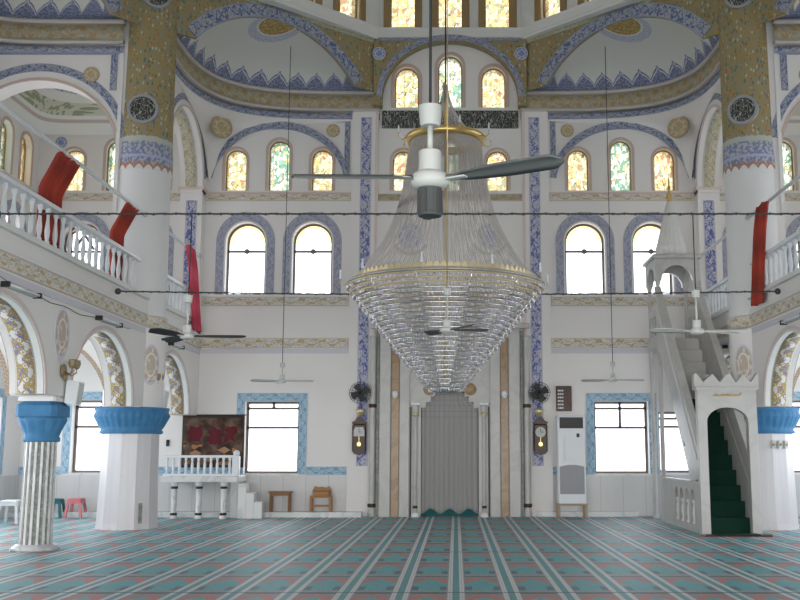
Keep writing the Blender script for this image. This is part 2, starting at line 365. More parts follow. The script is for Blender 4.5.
        if recalc:
            bm = bmesh.new(); bm.from_mesh(me)
            bmesh.ops.remove_doubles(bm, verts=bm.verts, dist=1e-5); bmesh.ops.recalc_face_normals(bm, faces=bm.faces); bm.to_mesh(me); bm.free()
        for m in (mat if isinstance(mat, list) else [mat]): me.materials.append(M[m] if isinstance(m, str) else m)
        o = bpy.data.objects.new(name, me); COL.objects.link(o); o.location = loc
        if parent: o.parent = parent
        if kind: o['kind'] = kind
        return o
def tag(o, label, cat, group=None):
    o['label'] = label; o['category'] = cat
    if group: o['group'] = group
    return o
def thing(name, label, cat, loc=(0, 0, 0), group=None, rz=0):
    o = bpy.data.objects.new(name, None); COL.objects.link(o); o.location = loc; o.rotation_euler = (0, 0, rz); o.empty_display_size = 0.1
    return tag(o, label, cat, group)
def struct(mb, name, mat, parent=None): return mb.build(name, mat, parent, kind='structure')
def copy_tree(o, parent=None):
    c = o.copy(); COL.objects.link(c); c.parent = parent
    for ch in list(o.children): copy_tree(ch, c)
    return c
def clone(o, loc, label, rz=None, group=None):
    c = copy_tree(o); c.location = loc; c['label'] = label
    if rz is not None: c.rotation_euler = (0, 0, rz)
    if group: c['group'] = group
    return c
TR = [0]
def trim(mb, mat): TR[0] += 1; return struct(mb, 'trim_%d' % TR[0], mat)
FX = lambda u, v, w: (u, w, v)
def SX(s): return lambda u, v, w: (s*w, u, v)
def arch(c, z0, zs, hw, rise, n=16):
    """closed outline of an arched opening"""
    p = [(c-hw, z0), (c+hw, z0)]
    p += [(c+hw*math.cos(PI*i/n), zs+rise*math.sin(PI*i/n)) for i in range(n+1)]
    return p
def arc(c, zs, hw, rise, n=24, a0=0, a1=PI):
    return [(c+hw*math.cos(a0+(a1-a0)*i/n), zs+rise*math.sin(a0+(a1-a0)*i/n)) for i in range(n+1)]
def rect(a, b, c, d): return [(a, c), (b, c), (b, d), (a, d)]
def at(px, py, Y):
    a = math.atan((300-py)/F)+PITCH; z = Y*math.tan(a); dep = Y*math.cos(PITCH)+z*math.sin(PITCH)
    return CAMX+(px-456)/F*dep, CAMZ+z
WN = [0]
def window(outline, inner, mp, w, pane, bars=(), frame='frame', t=0.05, bar_r=0.02):
    WN[0] += 1
    m = MB().plate(outline, [inner], w, w+t, mp)
    for a, b in bars:
        dx, dz = b[0]-a[0], b[1]-a[1]; L = math.hypot(dx, dz) or 1; nx, nz = -dz/L*bar_r, dx/L*bar_r
        m.plate([(a[0]+nx, a[1]+nz), (a[0]-nx, a[1]-nz), (b[0]-nx, b[1]-nz), (b[0]+nx, b[1]+nz)], [], w, w+t, mp)
    o = struct(m, 'window_%d' % WN[0], frame)
    g = MB(); g.face([mp(*p, w+t*0.5) for p in inner], inner)
    g.build('pane', pane, o)
    return o

# ------------------------------------------------------------------ floor
YW = 24.7; XO = 10.5; XA = 6.2; XB = 6.75; ZT = 12.6
def carpet():
    m = Mat('prayer_carpet', 0.42, 0.5); x, y, z = m.xyz()
    gx = (x-0.15)/0.607; u = gx.cen().abs()                 # 0 at cell middle, 0.5 on the teal line
    gx2 = ((x-0.15)/0.607 + 0.5).cen().abs()                # 0 on the teal line
    v = ((y-11.39)/1.51).fr()
    wob = m.noise(14.0, None, 2)
    seam = ((y-11.39)/4.53 + 0.5).cen().abs().lt(0.005)
    grain = m.noise(90.0, None, 1)
    tealc = m.mix(m.noise(9.0), (0.05, 0.30, 0.34), (0.11, 0.44, 0.49))
    ground = m.mix(m.voro(26.0).lt(0.40), (0.34, 0.33, 0.34), (0.18, 0.23, 0.25))
    roof = 0.80 - u*0.95 + (wob-0.5)*0.05                      # the niche gable
    c = ground
    inside = u.lt(0.33)*v.gt(0.10)*v.lt(0.90)
    c = m.mix(inside, c, m.mix(m.noise(11.0), (0.56, 0.14, 0.12), (0.38, 0.22, 0.20)))
    c = m.mix(inside*v.lt(roof), c, tealc)
    c = m.mix(inside*v.lt(0.33)*u.gt(0.20)*(v.gt(0.12)), c, (0.06, 0.13, 0.19))
    c = m.mix(inside*v.gt(roof+0.22), c, (0.25, 0.25, 0.26))
    c = m.mix((v-0.95).abs().lt(0.03)*u.lt(0.33), c, (0.035, 0.10, 0.12))
    c = m.mix(gx2.lt(0.15), c, (0.66, 0.67, 0.68)); c = m.mix(gx2.lt(0.065), c, (0.08, 0.30, 0.34))
    c = m.mix((gx2-0.11).abs().lt(0.008), c, (0.48, 0.50, 0.52))
    c = m.mix(seam, c, (0.02, 0.03, 0.035))
    c = m.mix(grain*0.2, c, (0.13, 0.17, 0.18))
    m.bump(grain, 0.5, 0.02)
    return m.col(c)
M['carpet'] = carpet()
struct(MB().box(-XO-.5, XO+.5, -4, YW+.5, -0.2, 0), 'floor', 'carpet')
struct(MB().box(-XO-.5, XO+.5, -4.4, -4, 4.4, ZT), 'wall_back', 'wall')  # unseen upper rear wall, put in to dim the top; open below
struct(MB().box(-XO, XO, -4, 2.0, 2.95, 3.25), 'rear_shade_slab', 'white')  # unseen slab added to keep rear light off the upper hall

# ------------------------------------------------------------------ front wall with its openings
holes = []
low = [(-4.37, .665, 1.01, 2.77), (4.21, .665, 1.01, 2.77), (-8.62, .66, 1.03, 2.80), (8.35, .66, 1.03, 2.80), (5.62, .50, 1.03, 2.52)]
mid = [-5.15, -3.47, 3.40, 5.10, -9.30, -7.70, 9.2, 7.6]
small = [(sx*x+d, 8.10, t) for sx, d in ((-1, -.03), (1, .03)) for x, t in ((5.43, 8.93), (4.33, 9.17), (3.23, 8.93), (9.58, 8.93), (8.48, 9.17), (7.38, 8.93))]
small += [(-1.2, 8.10, 8.9), (0, 8.10, 9.17), (1.2, 8.10, 8.9)]
upper = [(-1.12, 10.30, 11.08), (0, 10.30, 11.40), (1.12, 10.30, 11.08)]
for c, hw, a, b in low: holes.append(rect(c-hw, c+hw, a, b))
for c in mid: holes.append(arch(c, 5.42, 6.78, .50, .50))
for c, a, t in small: holes.append(arch(c, a, t, .27, .26, 10))
for c, a, t in upper: holes.append(arch(c, a, t, .31, .31, 10))
struct(MB().plate(rect(-XO-.5, XO+.5, 0, 12.3), holes, YW, YW+.45, FX), 'wall_front', 'wall')
for k, (c, hw, a, b) in enumerate(low):
    e = .06; zt = b-.17; zm = a+1.0
    bars = [((c-hw, zt), (c+hw, zt)), ((c-hw, zm+.12), (c+hw, zm+.12)), ((c, zt), (c, b))]
    if k in (1, 3): bars.append(((c, zm+.12), (c, zt)))
    window(rect(c-hw, c+hw, a, b), rect(c-hw+e, c+hw-e, a+e, b-e), FX, YW+.22, 'glass', bars, bar_r=.03)
    if k == 4: continue
    trim(MB().vband(c-hw-.2, c-hw, a-.02, b+.2, YW-.02, YW, FX).vband(c+hw+.2, c+hw, a-.02, b+.2, YW-.02, YW, FX).hband(c-hw, c+hw, b, b+.2, YW-.02, YW, FX), 'tile')
    trim(MB().box(c-hw-.02, c+hw+.02, YW-.04, YW+.2, a-.05, a-.005), 'marble')
for k, c in enumerate(mid):
    hw, zs, a = .50, 6.78, 5.42; e = .05
    bars = [((c-hw, 6.56), (c+hw, 6.56))]
    pane = 'glass'
    if k in (5, 4, 6, 7):
        bars += [((c-hw*.66, a), (c-hw*.66, 7.05)), ((c+hw*.66, a), (c+hw*.66, 7.05)), ((c-.14, a), (c-.17, 6.9)), ((c+.14, a), (c+.17, 6.9)), ((c-.5, 6.9), (c, 7.25)), ((c+.5, 6.9), (c, 7.25)), ((c-.25, 6.62), (c, 7.0)), ((c+.25, 6.62), (c, 7.0))]
    o = window(arch(c, a, zs, hw, .5), arch(c, a+e, zs, hw-e, .5-e), FX, YW+.2, pane, bars, bar_r=.026)
    # scalloped tracery under the arch head, with amber corner lights
    tr = MB()
    sc_out = arc(c, zs, hw-e, .5-e, 28); sc_in = []
    for i, (x, z) in enumerate(sc_out):
        a_ = PI*i/28; q = 1-.10-.07*abs(math.sin(a_*3.5)); sc_in.append((c+(x-c)*q, zs+(z-zs)*q))
    tr.ribbon(sc_out, sc_in, YW+.21, YW+.24, FX)
    tr.build('tracery_rim', 'glass_amber', o)
    ob = MB().disc(c, 6.56, .07, .07, YW+.185, YW+.2, FX, 10); ob.build('boss', 'frame', o)
    tb = MB(); out = arc(c, zs, .74, .76, 24); inn = arc(c, zs, .54, .54, 24)
    out = [(c+.74, 5.42)]+out+[(c-.74, 5.42)]; inn = [(c+.54, 5.42)]+inn+[(c-.54, 5.42)]
    trim(tb.ribbon(inn, out, YW-.02, YW, FX), 'lilac_band')
for k, (c, a, t) in enumerate(small):
    green = abs(abs(c)-4.36) < .1 or c == 0 or abs(abs(c)-8.5) < .1
    window(arch(c, a, t, .27, .26, 10), arch(c, a+.03, t, .24, .23, 10), FX, YW+.1, 'glass_green' if green else 'glass_warm', (), 'gold_frame', .04)
    trim(MB().ribbon([(c+.27, a)]+arc(c, t, .27, .26, 14)+[(c-.27, a)], [(c+.34, a)]+arc(c, t, .34, .33, 14)+[(c-.34, a)], YW-.025, YW, FX), 'tan')
for k, (c, a, t) in enumerate(upper):
    window(arch(c, a, t, .31, .31, 10), arch(c, a+.03, t, .28, .28, 10), FX, YW+.1, 'glass_green' if c == 0 else 'glass_warm', (), 'gold_frame', .04)
    trim(MB().ribbon([(c+.31, a)]+arc(c, t, .31, .31, 14)+[(c-.31, a)], [(c+.40, a)]+arc(c, t, .40, .40, 14)+[(c-.40, a)], YW-.03, YW, FX), 'tan')
# wainscot, tile course, plinth
for a, b in ((-XO, -2.05), (2.05, XO)):
    struct(MB().box(a, b, YW-.03, YW, 0, .98), 'baseboard_front' if a < 0 else 'baseboard_front_right', 'slabs')
    seg = [(-XO, -9.28-.2), (-7.96+.2, -5.035-.2), (-3.705+.2, -1.95)] if a < 0 else [(1.95, 3.545-.2), (4.875+.2, 5.10), (6.14, 7.69-.2), (9.01+.2, XO)]
    for p, q in seg: trim(MB().hband(p, q, .98, 1.18, YW-.025, YW, FX), 'tile')
trim(MB().bbox(-XO, -2.1, YW-.50, YW-.031, 0, .12), 'marble'); trim(MB().bbox(2.1, 4.55, YW-.22, YW-.031, 0, .12), 'marble')
# painted friezes
for s in (-1, 1):
    F2 = (lambda s: (lambda u, v, w: (s*u, w, v)))(s)
    trim(MB().hband(2.52, XA, 4.08, 4.33, YW-.03, YW, F2), 'dado')
    trim(MB().hband(2.52, XA, 5.14, 5.36, YW-.05, YW, F2), 'dado')
    trim(MB().hband(2.52, XA, 5.36, 5.41, YW-.08, YW, F2), 'white')
    trim(MB().hband(2.52, XA, 7.83, 8.01, YW-.03, YW, F2), 'dado')
    trim(MB().hband(2.52, XA, 8.01, 8.05, YW-.06, YW, F2), 'pink')
    trim(MB().hband(XB, XO, 7.83, 8.03, YW-.03, YW, F2), 'dado')
    trim(MB().hband(2.5, XA-.05, 3.95, 4.06, YW-.015, YW, F2), 'lilac'); 
    # pilaster with blue strip
    trim(MB().plate(rect(1.83, 2.5, 0.0, 10.2), [], YW-.10, YW, F2), 'wall')
    trim(MB().vband(2.0, 2.28, 1.2, 10.0, YW-.115, YW-.10, F2), 'blue_strip')
    trim(MB().vband(1.84, 1.90, 4.4, 10.15, YW-.115, YW-.10, F2), 'pink')
    # blind arch over the three small windows, its frame and medallion
    c = 4.38; o1 = arc(c, 8.2, 1.86, 1.70, 30, .15, PI-.15); i1 = arc(c, 8.2, 1.70, 1.52, 30, .15, PI-.15)
    trim(MB().ribbon(i1, o1, YW-.08, YW, F2), 'blue_band')
    trim(MB().vband(2.56, 2.70, 8.5, 10.0, YW-.02, YW, F2), 'blue_band')
    trim(MB().hband(2.70, XA, 9.90, 10.0, YW-.02, YW, F2), 'blue_band')
    trim(MB().disc(3.0, 9.68, .17, .17, YW-.02, YW, F2), 'gold_roundel')
    # big roundels beside the centre
    trim(MB().disc(1.0, 6.92, .34, .34, YW-.02, YW, F2), 'blue_roundel')
    trim(MB().ribbon(arc(1.0, 6.92, .50, .50, 20, PI*1.15, PI*1.85), arc(1.0, 6.92, .42, .42, 20, PI*1.15, PI*1.85), YW-.02, YW, F2), 'olive_band')
    # wall-end pilaster of the gallery arcade, with its blue strip
    trim(MB().plate(rect(XA, XB, 4.3, 8.02), [], YW-.35, YW, F2), 'wall')
    trim(MB().vband(6.32, 6.60, 5.5, 7.75, YW-.365, YW-.35, F2), 'blue_strip')
    trim(MB().hband(XA-.05, XB+.05, 8.02, 8.10, YW-.4, YW, F2), 'pink')
trim(MB().hband(-1.82, 1.82, 7.83, 8.01, YW-.03, YW, FX), 'gold_band')
tag(MB().plate(rect(-1.75, 1.75, 9.74, 10.20), [], YW-.05, YW-.002, FX).build('calligraphy_panel', 'script_panel'), 'long black panel of pale lettering on the wall under the upper centre windows', 'sign')

# ------------------------------------------------------------------ central octagon: front arch, ring beam, drum, dome
OV = [(1.83, 24.6), (XA, 20.4), (XA, 12.4), (1.83, 8.2)]
pl = MB(); A = arc(0, 10.48, 1.74, 1.52, 30)
poly = [(-1.95, 10.25), (-1.74, 10.25)] + A[::-1] + [(1.74, 10.25), (1.95, 10.25), (1.95, 12.05), (-1.95, 12.05)]
pl.plate(poly, [], YW-.32, YW, FX); struct(pl, 'wall_front_arch', 'scatter')
trim(MB().ribbon(arc(0, 10.48, 1.74, 1.52, 30), arc(0, 10.48, 1.87, 1.66, 30), YW-.34, YW-.32, FX), 'blue_band')
trim(MB().hband(-1.8, 1.8, 11.97, 12.05, YW-.345, YW-.32, FX), 'blue_band')
for s in (-1, 1): trim(MB().disc(s*1.82, 11.62, .17, .17, YW-.345, YW-.32, FX), 'blue_roundel')
def octa(k=1.0, off=0.0):
    full = [(-1.83, 24.6), (1.83, 24.6), (XA, 20.4), (XA, 12.4), (1.83, 8.2), (-1.83, 8.2), (-XA, 12.4), (-XA, 20.4)]
    cx, cy = 0, 16.4; r = []
    for x, y in full:
        d = math.hypot(x-cx, y-cy); r.append((cx+(x-cx)*(d+off)/d, cy+(y-cy)*(d+off)/d))
    return r
def ringband(mb, prof, mapuv=True):
    """prof: list of (offset, z); sweeps the octagon"""
    R = [octa(1, o) for o, z in prof]
    for i in range(len(prof)-1):
        L = 0
        for j in range(8):
            a, b = R[i][j], R[i][(j+1) % 8]; c, d = R[i+1][(j+1) % 8], R[i+1][j]; l = math.dist(a, b)
            mb.face([(*a, prof[i][1]), (*b, prof[i][1]), (*c, prof[i+1][1]), (*d, prof[i+1][1])], [(L, 0), (L+l, 0), (L+l, 1), (L, 1)]); L += l
    return mb
trim(ringband(MB(), [(.5, 12.02), (-.16, 12.02), (-.16, 12.10), (-.08, 12.15), (-.08, 12.32), (-.12, 12.38), (.5, 12.40)]), 'white')
rf = MB().plate([(-XO-.5, 7), (XO+.5, 7), (XO+.5, YW+.45), (-XO-.5, YW+.45)], [octa(1, .3)], ZT-.3, ZT-.1, lambda u, v, w: (u, v, w))
rf.box(-XO-.5, XO+.5, -4, 7, ZT-.3, ZT-.1)
struct(rf, 'ceiling', 'wall')
ov = octa(1, .05)
for j in range(8):
    a, b = Vector(ov[j]), Vector(ov[(j+1) % 8]); L = (b-a).length; t = (b-a)/L; n = Vector((-t.y, t.x)); 
    if n.dot(a-Vector((0, 16.4))) < 0: n = -n
    mp = (lambda a, t, n: (lambda u, v, w: (a.x+t.x*u+n.x*w, a.y+t.y*u+n.y*w, v)))(a, t, n)
    k = max(1, round((L-.4)/1.3)); sp = 1.37; cs = [L/2+(i-(k-1)/2)*sp*(1 if k*sp < L else .9) for i in range(k)]
    struct(MB().plate(rect(0, L, 12.36, 15.5), [arch(c, 12.46, 14.1, .34, .34, 8) for c in cs], 0, .35, mp), 'wall_drum_%d' % (j+1), 'white')
    if j in (0, 1, 2, 6, 7):
        for c in cs:
            window(arch(c, 12.46, 14.1, .34, .34, 8), arch(c, 12.50, 14.1, .30, .30, 8), mp, .12, 'glass_warm', (), 'gold_frame', .04)
            trim(MB().ribbon([(c+.32, 12.46)]+arc(c, 14.1, .32, .32, 12)+[(c-.32, 12.46)], [(c+.50, 12.42)]+arc(c, 14.1, .50, .50, 12)+[(c-.50, 12.42)], -.05, 0, mp), 'gold_frame')
dm = MB(); P = []
for i in range(9):
    a = PI/2*i/8; P.append([((x)*math.cos(a), 16.4+(y-16.4)*math.cos(a), 15.5+5.5*math.sin(a)) for x, y in octa(1, .3)+octa(1, .3)[:1]])
dm.grid(P); struct(dm, 'ceiling_dome', 'white')

# ------------------------------------------------------------------ corner semi-domes
def se(th, n, a, b):
    c, s_ = max(math.cos(th), 0), max(math.sin(th), 0)
    return a*c**(2/n), b*s_**(2/n)
def conch(s, C, a, b, dirx, diry, n, z0, A0, A1, Rr, tc, parts, nm):
    """C plan centre of the superellipse quarter; A0->A1 chord of the arch (theta 0 end to theta 90 end)"""
    NS, NT = 56, 14
    fine = [se(PI/2*q/2000, n, a, b) for q in range(2001)]; cum = [0]
    for p, q in zip(fine, fine[1:]): cum.append(cum[-1]+math.dist(p, q))
    import bisect
    ths = [PI/2*bisect.bisect_left(cum, cum[-1]*i/NS)/2000 for i in range(NS+1)]
    def ringpt(i, N=NS, ins=0.0, nn=n):
        u, v = se(ths[i], nn, a-ins, b-ins); return (C[0]+dirx*u, C[1]+diry*v)
    A0, A1 = Vector(A0), Vector(A1); ch = A1-A0; L = ch.length; zc = 10.58-math.sqrt(Rr*Rr-(0.41*L)**2) if Rr is None else parts
    zc = parts; al = math.asin((z0-zc)/Rr)
    P = []; U = []
    for i in range(NS+1):
        t = i/NS; ang = PI-al-(PI-2*al)*t; off = Rr*math.cos(ang)
        ap = A0+ch*(tc+off/L); az = zc+Rr*math.sin(ang)
        r = Vector(ringpt(i, ins=.03)); row = []; ur = []
        for j in range(NT+1):
            q = j/NT; k = 1-math.cos(q*PI/2); p = r.lerp(ap, k); row.append((p.x, p.y, z0+(az-z0)*math.sin(q*PI/2))); ur.append((t, q))
        P.append(row); U.append(ur)
    struct(MB().grid(P, U), nm, 'crown')
    def rb(ins0, ins1, za, zb, mat, N=56):
        m = MB(); L_ = 0
        for i in range(N):
            a_, b_ = ringpt(i, N, ins1), ringpt(i+1, N, ins1); c_, d_ = ringpt(i, N, ins0), ringpt(i+1, N, ins0); l = math.dist(a_, b_)
            m.face([(*a_, za), (*b_, za), (*b_, zb), (*a_, zb)], [(L_, 0), (L_+l, 0), (L_+l, 1), (L_, 1)], True)
            for z in (za, zb): m.face([(*a_, z), (*b_, z), (*d_, z), (*c_, z)], [(L_, 0), (L_+l, 0), (L_+l, .05), (L_, .05)])
            L_ += l
        trim(m, mat)
    rb(-.2, .10, 10.22, 10.60, 'gold_band'); rb(-.2, .15, 10.60, 10.68, 'warm_white'); rb(-.2, .13, 10.16, 10.22, 'warm_white'); rb(-.2, .05, 9.97, 10.12, 'blue_band')
    return ringpt
def chordplate(A0, A1, Rr, tc, zc, z0, z1, flip):
    A0, A1 = Vector(A0), Vector(A1); ch = A1-A0; L = ch.length; t = ch/L; nrm = Vector((-t.y, t.x))*flip
    mp = lambda u, v, w: (A0.x+t.x*u+nrm.x*w, A0.y+t.y*u+nrm.y*w, v)
    al = math.asin((z0-zc)/Rr); cv = [(L*tc+Rr*math.cos(x), zc+Rr*math.sin(x)) for x in [al+(PI-2*al)*i/36 for i in range(37)]]
    Rb = Rr+.33; cb = [(L*tc+Rb*math.cos(x), zc+Rb*math.sin(x)) for x in [al+(PI-2*al)*i/36 for i in range(37)]]
    poly = [(0, z0), cv[-1]]+cv[::-1][1:]+[(L, z0), (L, z1), (0, z1)]
    return mp, poly, cv, cb, L
for s in (-1, 1):
    F2 = (lambda s: (lambda u, v, w: (s*u, w, v)))(s)
    A0, A1 = (s*6.32, 20.60), (s*1.78, 24.62)
    rp = conch(s, (s*1.80, 20.75), 4.40, 3.93, s, 1, 3.8, 10.70, A0, A1, 2.75, .505, 8.95, 'ceiling_conch_front_'+('left' if s < 0 else 'right'))
    mp, poly, cv, cb, L = chordplate(A0, A1, 2.75, .505, 8.95, 10.66, 12.05, -s)
    w0 = 0
    struct(MB().plate(poly, [], -.0, .07, mp), 'wall_diagonal_'+('left' if s < 0 else 'right'), 'scatter')
    trim(MB().ribbon(cv, cb, -.03, 0, mp), 'blue_band')
    trim(MB().hband(0.1, L-.1, 11.93, 12.04, -.03, 0, mp), 'olive_band')
    # pendentive in the square corner below the ring
    P = []
    for i in range(13):
        q = i/12; z = 8.35+(9.98-8.35)*q; hw = (PI/4)*(.06+.94*q**.8); nn = 3.8+30*(1-q)**.9; row = []
        for j in range(17):
            th = PI/4+hw*(j/8-1); u, v = se(th, nn, 4.40-.015, 4.28-.015); row.append((s*(1.80+u), 20.4+v, z))
        P.append(row)
    struct(MB().grid(P), 'ceiling_pendentive_'+('left' if s < 0 else 'right'), 'wall')
    # medallion on the pendentive: a shallow lens of paint
    m = MB(); z = 9.62; q = (z-8.35)/1.63; cxy = se(PI/4, 3.8+30*(1-q)**.9, 4.37, 4.25); cx, cy = s*(1.80+cxy[0]-.05), 20.4+cxy[1]-.05
    dd = Vector((s*.707, -.707, 0)); mpd = lambda u, v, w: (cx+dd.x*u-s*.707*w, cy+dd.y*u-.707*w, z+v)
    trim(MB().disc(0, 0, .30, .28, .19, .12, mpd), 'gold_roundel')
# ------------------------------------------------------------------ both sides: arcade, gallery, side bays
side = {-1: 'left', 1: 'right'}
YC = 16.2
for s in (-1, 1):
    S = SX(s); nm = side[s]
    F2 = (lambda s: (lambda u, v, w: (s*u, w, v)))(s)
    # outer wall
    oh = []; ow = []
    for y in (22.9, 18.3, 14.0, 10.0): ow.append((rect(y-.66, y+.66, 1.03, 2.8), rect(y-.61, y+.61, 1.08, 2.75), 'glass', [((y-.66, 2.05), (y+.66, 2.05)), ((y-.66, 2.6), (y+.66, 2.6))]))
    for y in (23.5, 21.7, 19.2, 17.2, 15.2, 13.2): ow.append((arch(y, 5.42, 6.78, .5, .5, 10), arch(y, 5.46, 6.78, .46, .46, 10), 'glass', [((y-.5, 6.62), (y+.5, 6.62)), ((y-.17, 5.42), (y-.17, 7.2)), ((y+.17, 5.42), (y+.17, 7.2))]))
    for k, y in enumerate((23.95, 22.85, 21.75, 18.9, 17.8, 16.4, 15.0, 13.9)): ow.append((arch(y, 8.1, 9.05, .3, .28, 10), arch(y, 8.14, 9.05, .27, .25, 10), 'glass_green' if k in (1, 5) else 'glass_warm', []))
    struct(MB().plate(rect(-4, YW, 0, ZT), [o[0] for o in ow], XO, XO+.45, S), 'wall_'+nm, 'wall')
    for o, i, g, bars in ow: window(o, i, S, XO+.15, g, bars, 'frame' if g == 'glass' else 'gold_frame')
    for o, i, g, bars in ow:
        if g != 'glass':
            c = (o[0][0]+o[1][0])/2; t = 9.05
            trim(MB().ribbon([(c+.3, 8.1)]+arc(c, t, .3, .28, 14)+[(c-.3, 8.1)], [(c+.38, 8.1)]+arc(c, t, .38, .36, 14)+[(c-.38, 8.1)], XO-.02, XO, S), 'tan')
        elif o[0][1] < 2:
            c = (o[0][0]+o[1][0])/2; b = 2.8
            trim(MB().vband(c-.86, c-.66, 1.0, b+.2, XO-.02, XO, S).vband(c+.66, c+.86, 1.0, b+.2, XO-.02, XO, S).hband(c-.66, c+.66, b, b+.2, XO-.02, XO, S), 'tile')
        else:
            c = (o[0][0]+o[1][0])/2
            trim(MB().ribbon([(c+.54, 5.42)]+arc(c, 6.78, .54, .54, 20)+[(c-.54, 5.42)], [(c+.74, 5.42)]+arc(c, 6.78, .74, .76, 20)+[(c-.74, 5.42)], XO-.02, XO, S), 'lilac_band')
    struct(MB().box(min(s*XO, s*(XO-.03)), max(s*XO, s*(XO-.03)), 7, YW, 0, .98), 'baseboard_'+nm, 'slabs')
    trim(MB().hband(12, YW, 7.83, 8.03, XO-.03, XO, S), 'dado')
    # arcade under the gallery
    A = [(22.42, 1.50), (18.12, 1.60), (13.88, 1.60), (9.6, 1.6)]
    holes = []; zs, rise = 2.42, 1.32
    cells = []
    ol = [(7.6, 2.42)]
    for c, hw in A[::-1]:
        ol += [(c-hw, zs)] + arc(c, zs, hw, rise, 24)[::-1][1:-1] + [(c+hw, zs)]
    ol += [(YW, zs), (YW, 4.62), (7.6, 4.62)]
    struct(MB().plate(ol, [], XA, XB, S), 'wall_arcade_'+nm, 'wall')
    for c, hw in A:
        a_ = arc(c, zs, hw, rise, 28)
        trim(MB().soffit(a_, XA+.12, XB-.10, S, .015, (c, zs)), 'soffit')
        trim(MB().ribbon(a_, arc(c, zs, hw+.06, rise+.06, 28), XA-.012, XA, S), 'pink')
        trim(MB().ribbon(arc(c, zs, hw-.04, rise-.04, 28), arc(c, zs, hw, rise, 28), XA+.01, XA+.11, S), 'white')
        trim(MB().ribbon(a_, arc(c, zs, hw+.06, rise+.06, 28), XB+.012, XB, S), 'rope')
    # front-edge frieze, cornice, gallery floor
    trim(MB().hband(7.6, 20.27, 4.07, 4.31, XA-.03, XA, S), 'dado'); trim(MB().hband(21.35, YW, 4.07, 4.31, XA-.03, XA, S), 'dado')
    trim(MB().hband(7.6, 20.27, 4.31, 4.40, XA-.05, XA, S), 'white'); trim(MB().hband(21.35, YW, 4.31, 4.40, XA-.05, XA, S), 'white')
    trim(MB().hband(7.6, 20.27, 3.92, 4.03, XA-.012, XA, S), 'lilac'); trim(MB().hband(21.35, YW, 3.92, 4.03, XA-.012, XA, S), 'lilac')
    trim(MB().box(min(s*(XA-.07), s*XB), max(s*(XA-.07), s*XB), 7.6, 20.3, 4.622, 4.66), 'white'); trim(MB().box(min(s*(XA-.07), s*XB), max(s*(XA-.07), s*XB), 21.3, YW-.4, 4.622, 4.66), 'white')
    struct(MB().box(min(s*XB, s*XO), max(s*XB, s*XO), 7.6, YW, 4.40, 4.62), 'floor_gallery_'+nm, 'white')
    # medallions between the arches
    for y in (16.0, 20.05): 
        if y < 20: trim(MB().disc(y, 3.42, .30, .42, XA-.012, XA, S), 'pale_roundel')
    trim(MB().disc(21.05+.55, 3.35, .2, .36, XA-.012, XA, S), 'pale_roundel')
    # transverse arches of the aisle
    for y in (YC, 20.8):
        c = (XB+XO)/2+.02; hw = 1.62
        ol = [(XB, zs), (c-hw, zs)]+arc(c, zs, hw, 1.5, 24)[::-1][1:-1]+[(c+hw, zs), (XO, zs), (XO, 4.4), (XB, 4.4)]
        struct(MB().plate(ol, [], y-.25, y+.25, F2), 'wall_aisle_arch_'+nm+('_front' if y > 20 else ''), 'wall')
        trim(MB().ribbon(arc(c, zs, hw, 1.5, 24), arc(c, zs, hw+.08, 1.58, 24), y-.262, y-.25, F2), 'rope')
        trim(MB().bbox(min(s*(XO-.3), s*XO), max(s*(XO-.3), s*XO), y-.25, y+.25, 0, zs), 'marble_grey')
    # gallery arcade arch between pillar and front wall
    c, hw = 22.85, 1.46
    ol = [(21.0, 7.95), (c-hw, 7.95)]+arc(c, 8.08, hw, 1.5, 28)[::-1]+[(c+hw, 7.95), (YW, 7.95), (YW, 10.25), (21.0, 10.25)]
    struct(MB().plate(ol, [], XA, XB, S), 'wall_gallery_arch_'+nm, 'wall')
    trim(MB().soffit(arc(c, 8.08, hw, 1.5, 28), XA+.12, XB-.1, S, .015, (c, 8.08)), 'soffit_pale')
    trim(MB().ribbon(arc(c, 8.08, hw, 1.5, 28), arc(c, 8.08, hw+.05, 1.55, 28), XA-.02, XA, S), 'pink')
    trim(MB().ribbon(arc(c, 8.2, hw+.16, 1.42+.12, 28, .1, PI-.1), arc(c, 8.2, hw+.30, 1.56+.12, 28, .1, PI-.1), XA-.015, XA, S), 'blue_band')
    # transverse arch of the side bay above the gallery: frontal wall at y=20.4
    c = 8.74; hw = 1.72; zz = 7.75
    ol = [(6.5, 4.62), (c-hw, 4.62)]+arc(c, zz, hw, 1.62, 28)[::-1]+[(c+hw, 4.62), (XO, 4.62), (XO, ZT), (6.5, ZT)]
    struct(MB().plate(ol, [], 20.4, 20.85, F2), 'wall_bay_arch_'+nm, 'wall')
    trim(MB().ribbon(arc(c, zz, hw, 1.62, 28), arc(c, zz, hw+.06, 1.68, 28), 20.37, 20.4, F2), 'tan')
    trim(MB().ribbon(arc(c, zz+.15, hw+.08, 1.68, 28, .12, PI-.12), arc(c, zz+.15, hw+.25, 1.85, 28, .12, PI-.12), 20.385, 20.4, F2), 'blue_band')
    trim(MB().vband(XB+.34, XB+.48, 9.15, 9.95, 20.375, 20.4, F2), 'blue_band'); trim(MB().hband(XB+.34, XO, 9.95, 10.1, 20.385, 20.4, F2), 'blue_band')
    trim(MB().vband(XB+.20, XB+.28, 6.5, 10.15, 20.36, 20.4, F2), 'white')
    trim(MB().disc(c-1.10, 9.50, .17, .17, 20.38, 20.4, F2), 'gold_roundel')
    # side bay semi-dome (toward the camera from that wall)
    B0, B1 = (s*XO, 15.9), (s*6.55, 20.35)
    C = (s*6.95, 15.9)
    rb_ = conch(s, C, XO-6.95-.02, 20.38-15.9, s, 1, 6.0, 10.70, B0, B1, 2.6, .52, 9.05, 'ceiling_conch_side_'+nm)
    mp, poly, cv, cb, L = chordplate(B0, B1, 2.6, .52, 9.05, 10.60, 12.25, -s)
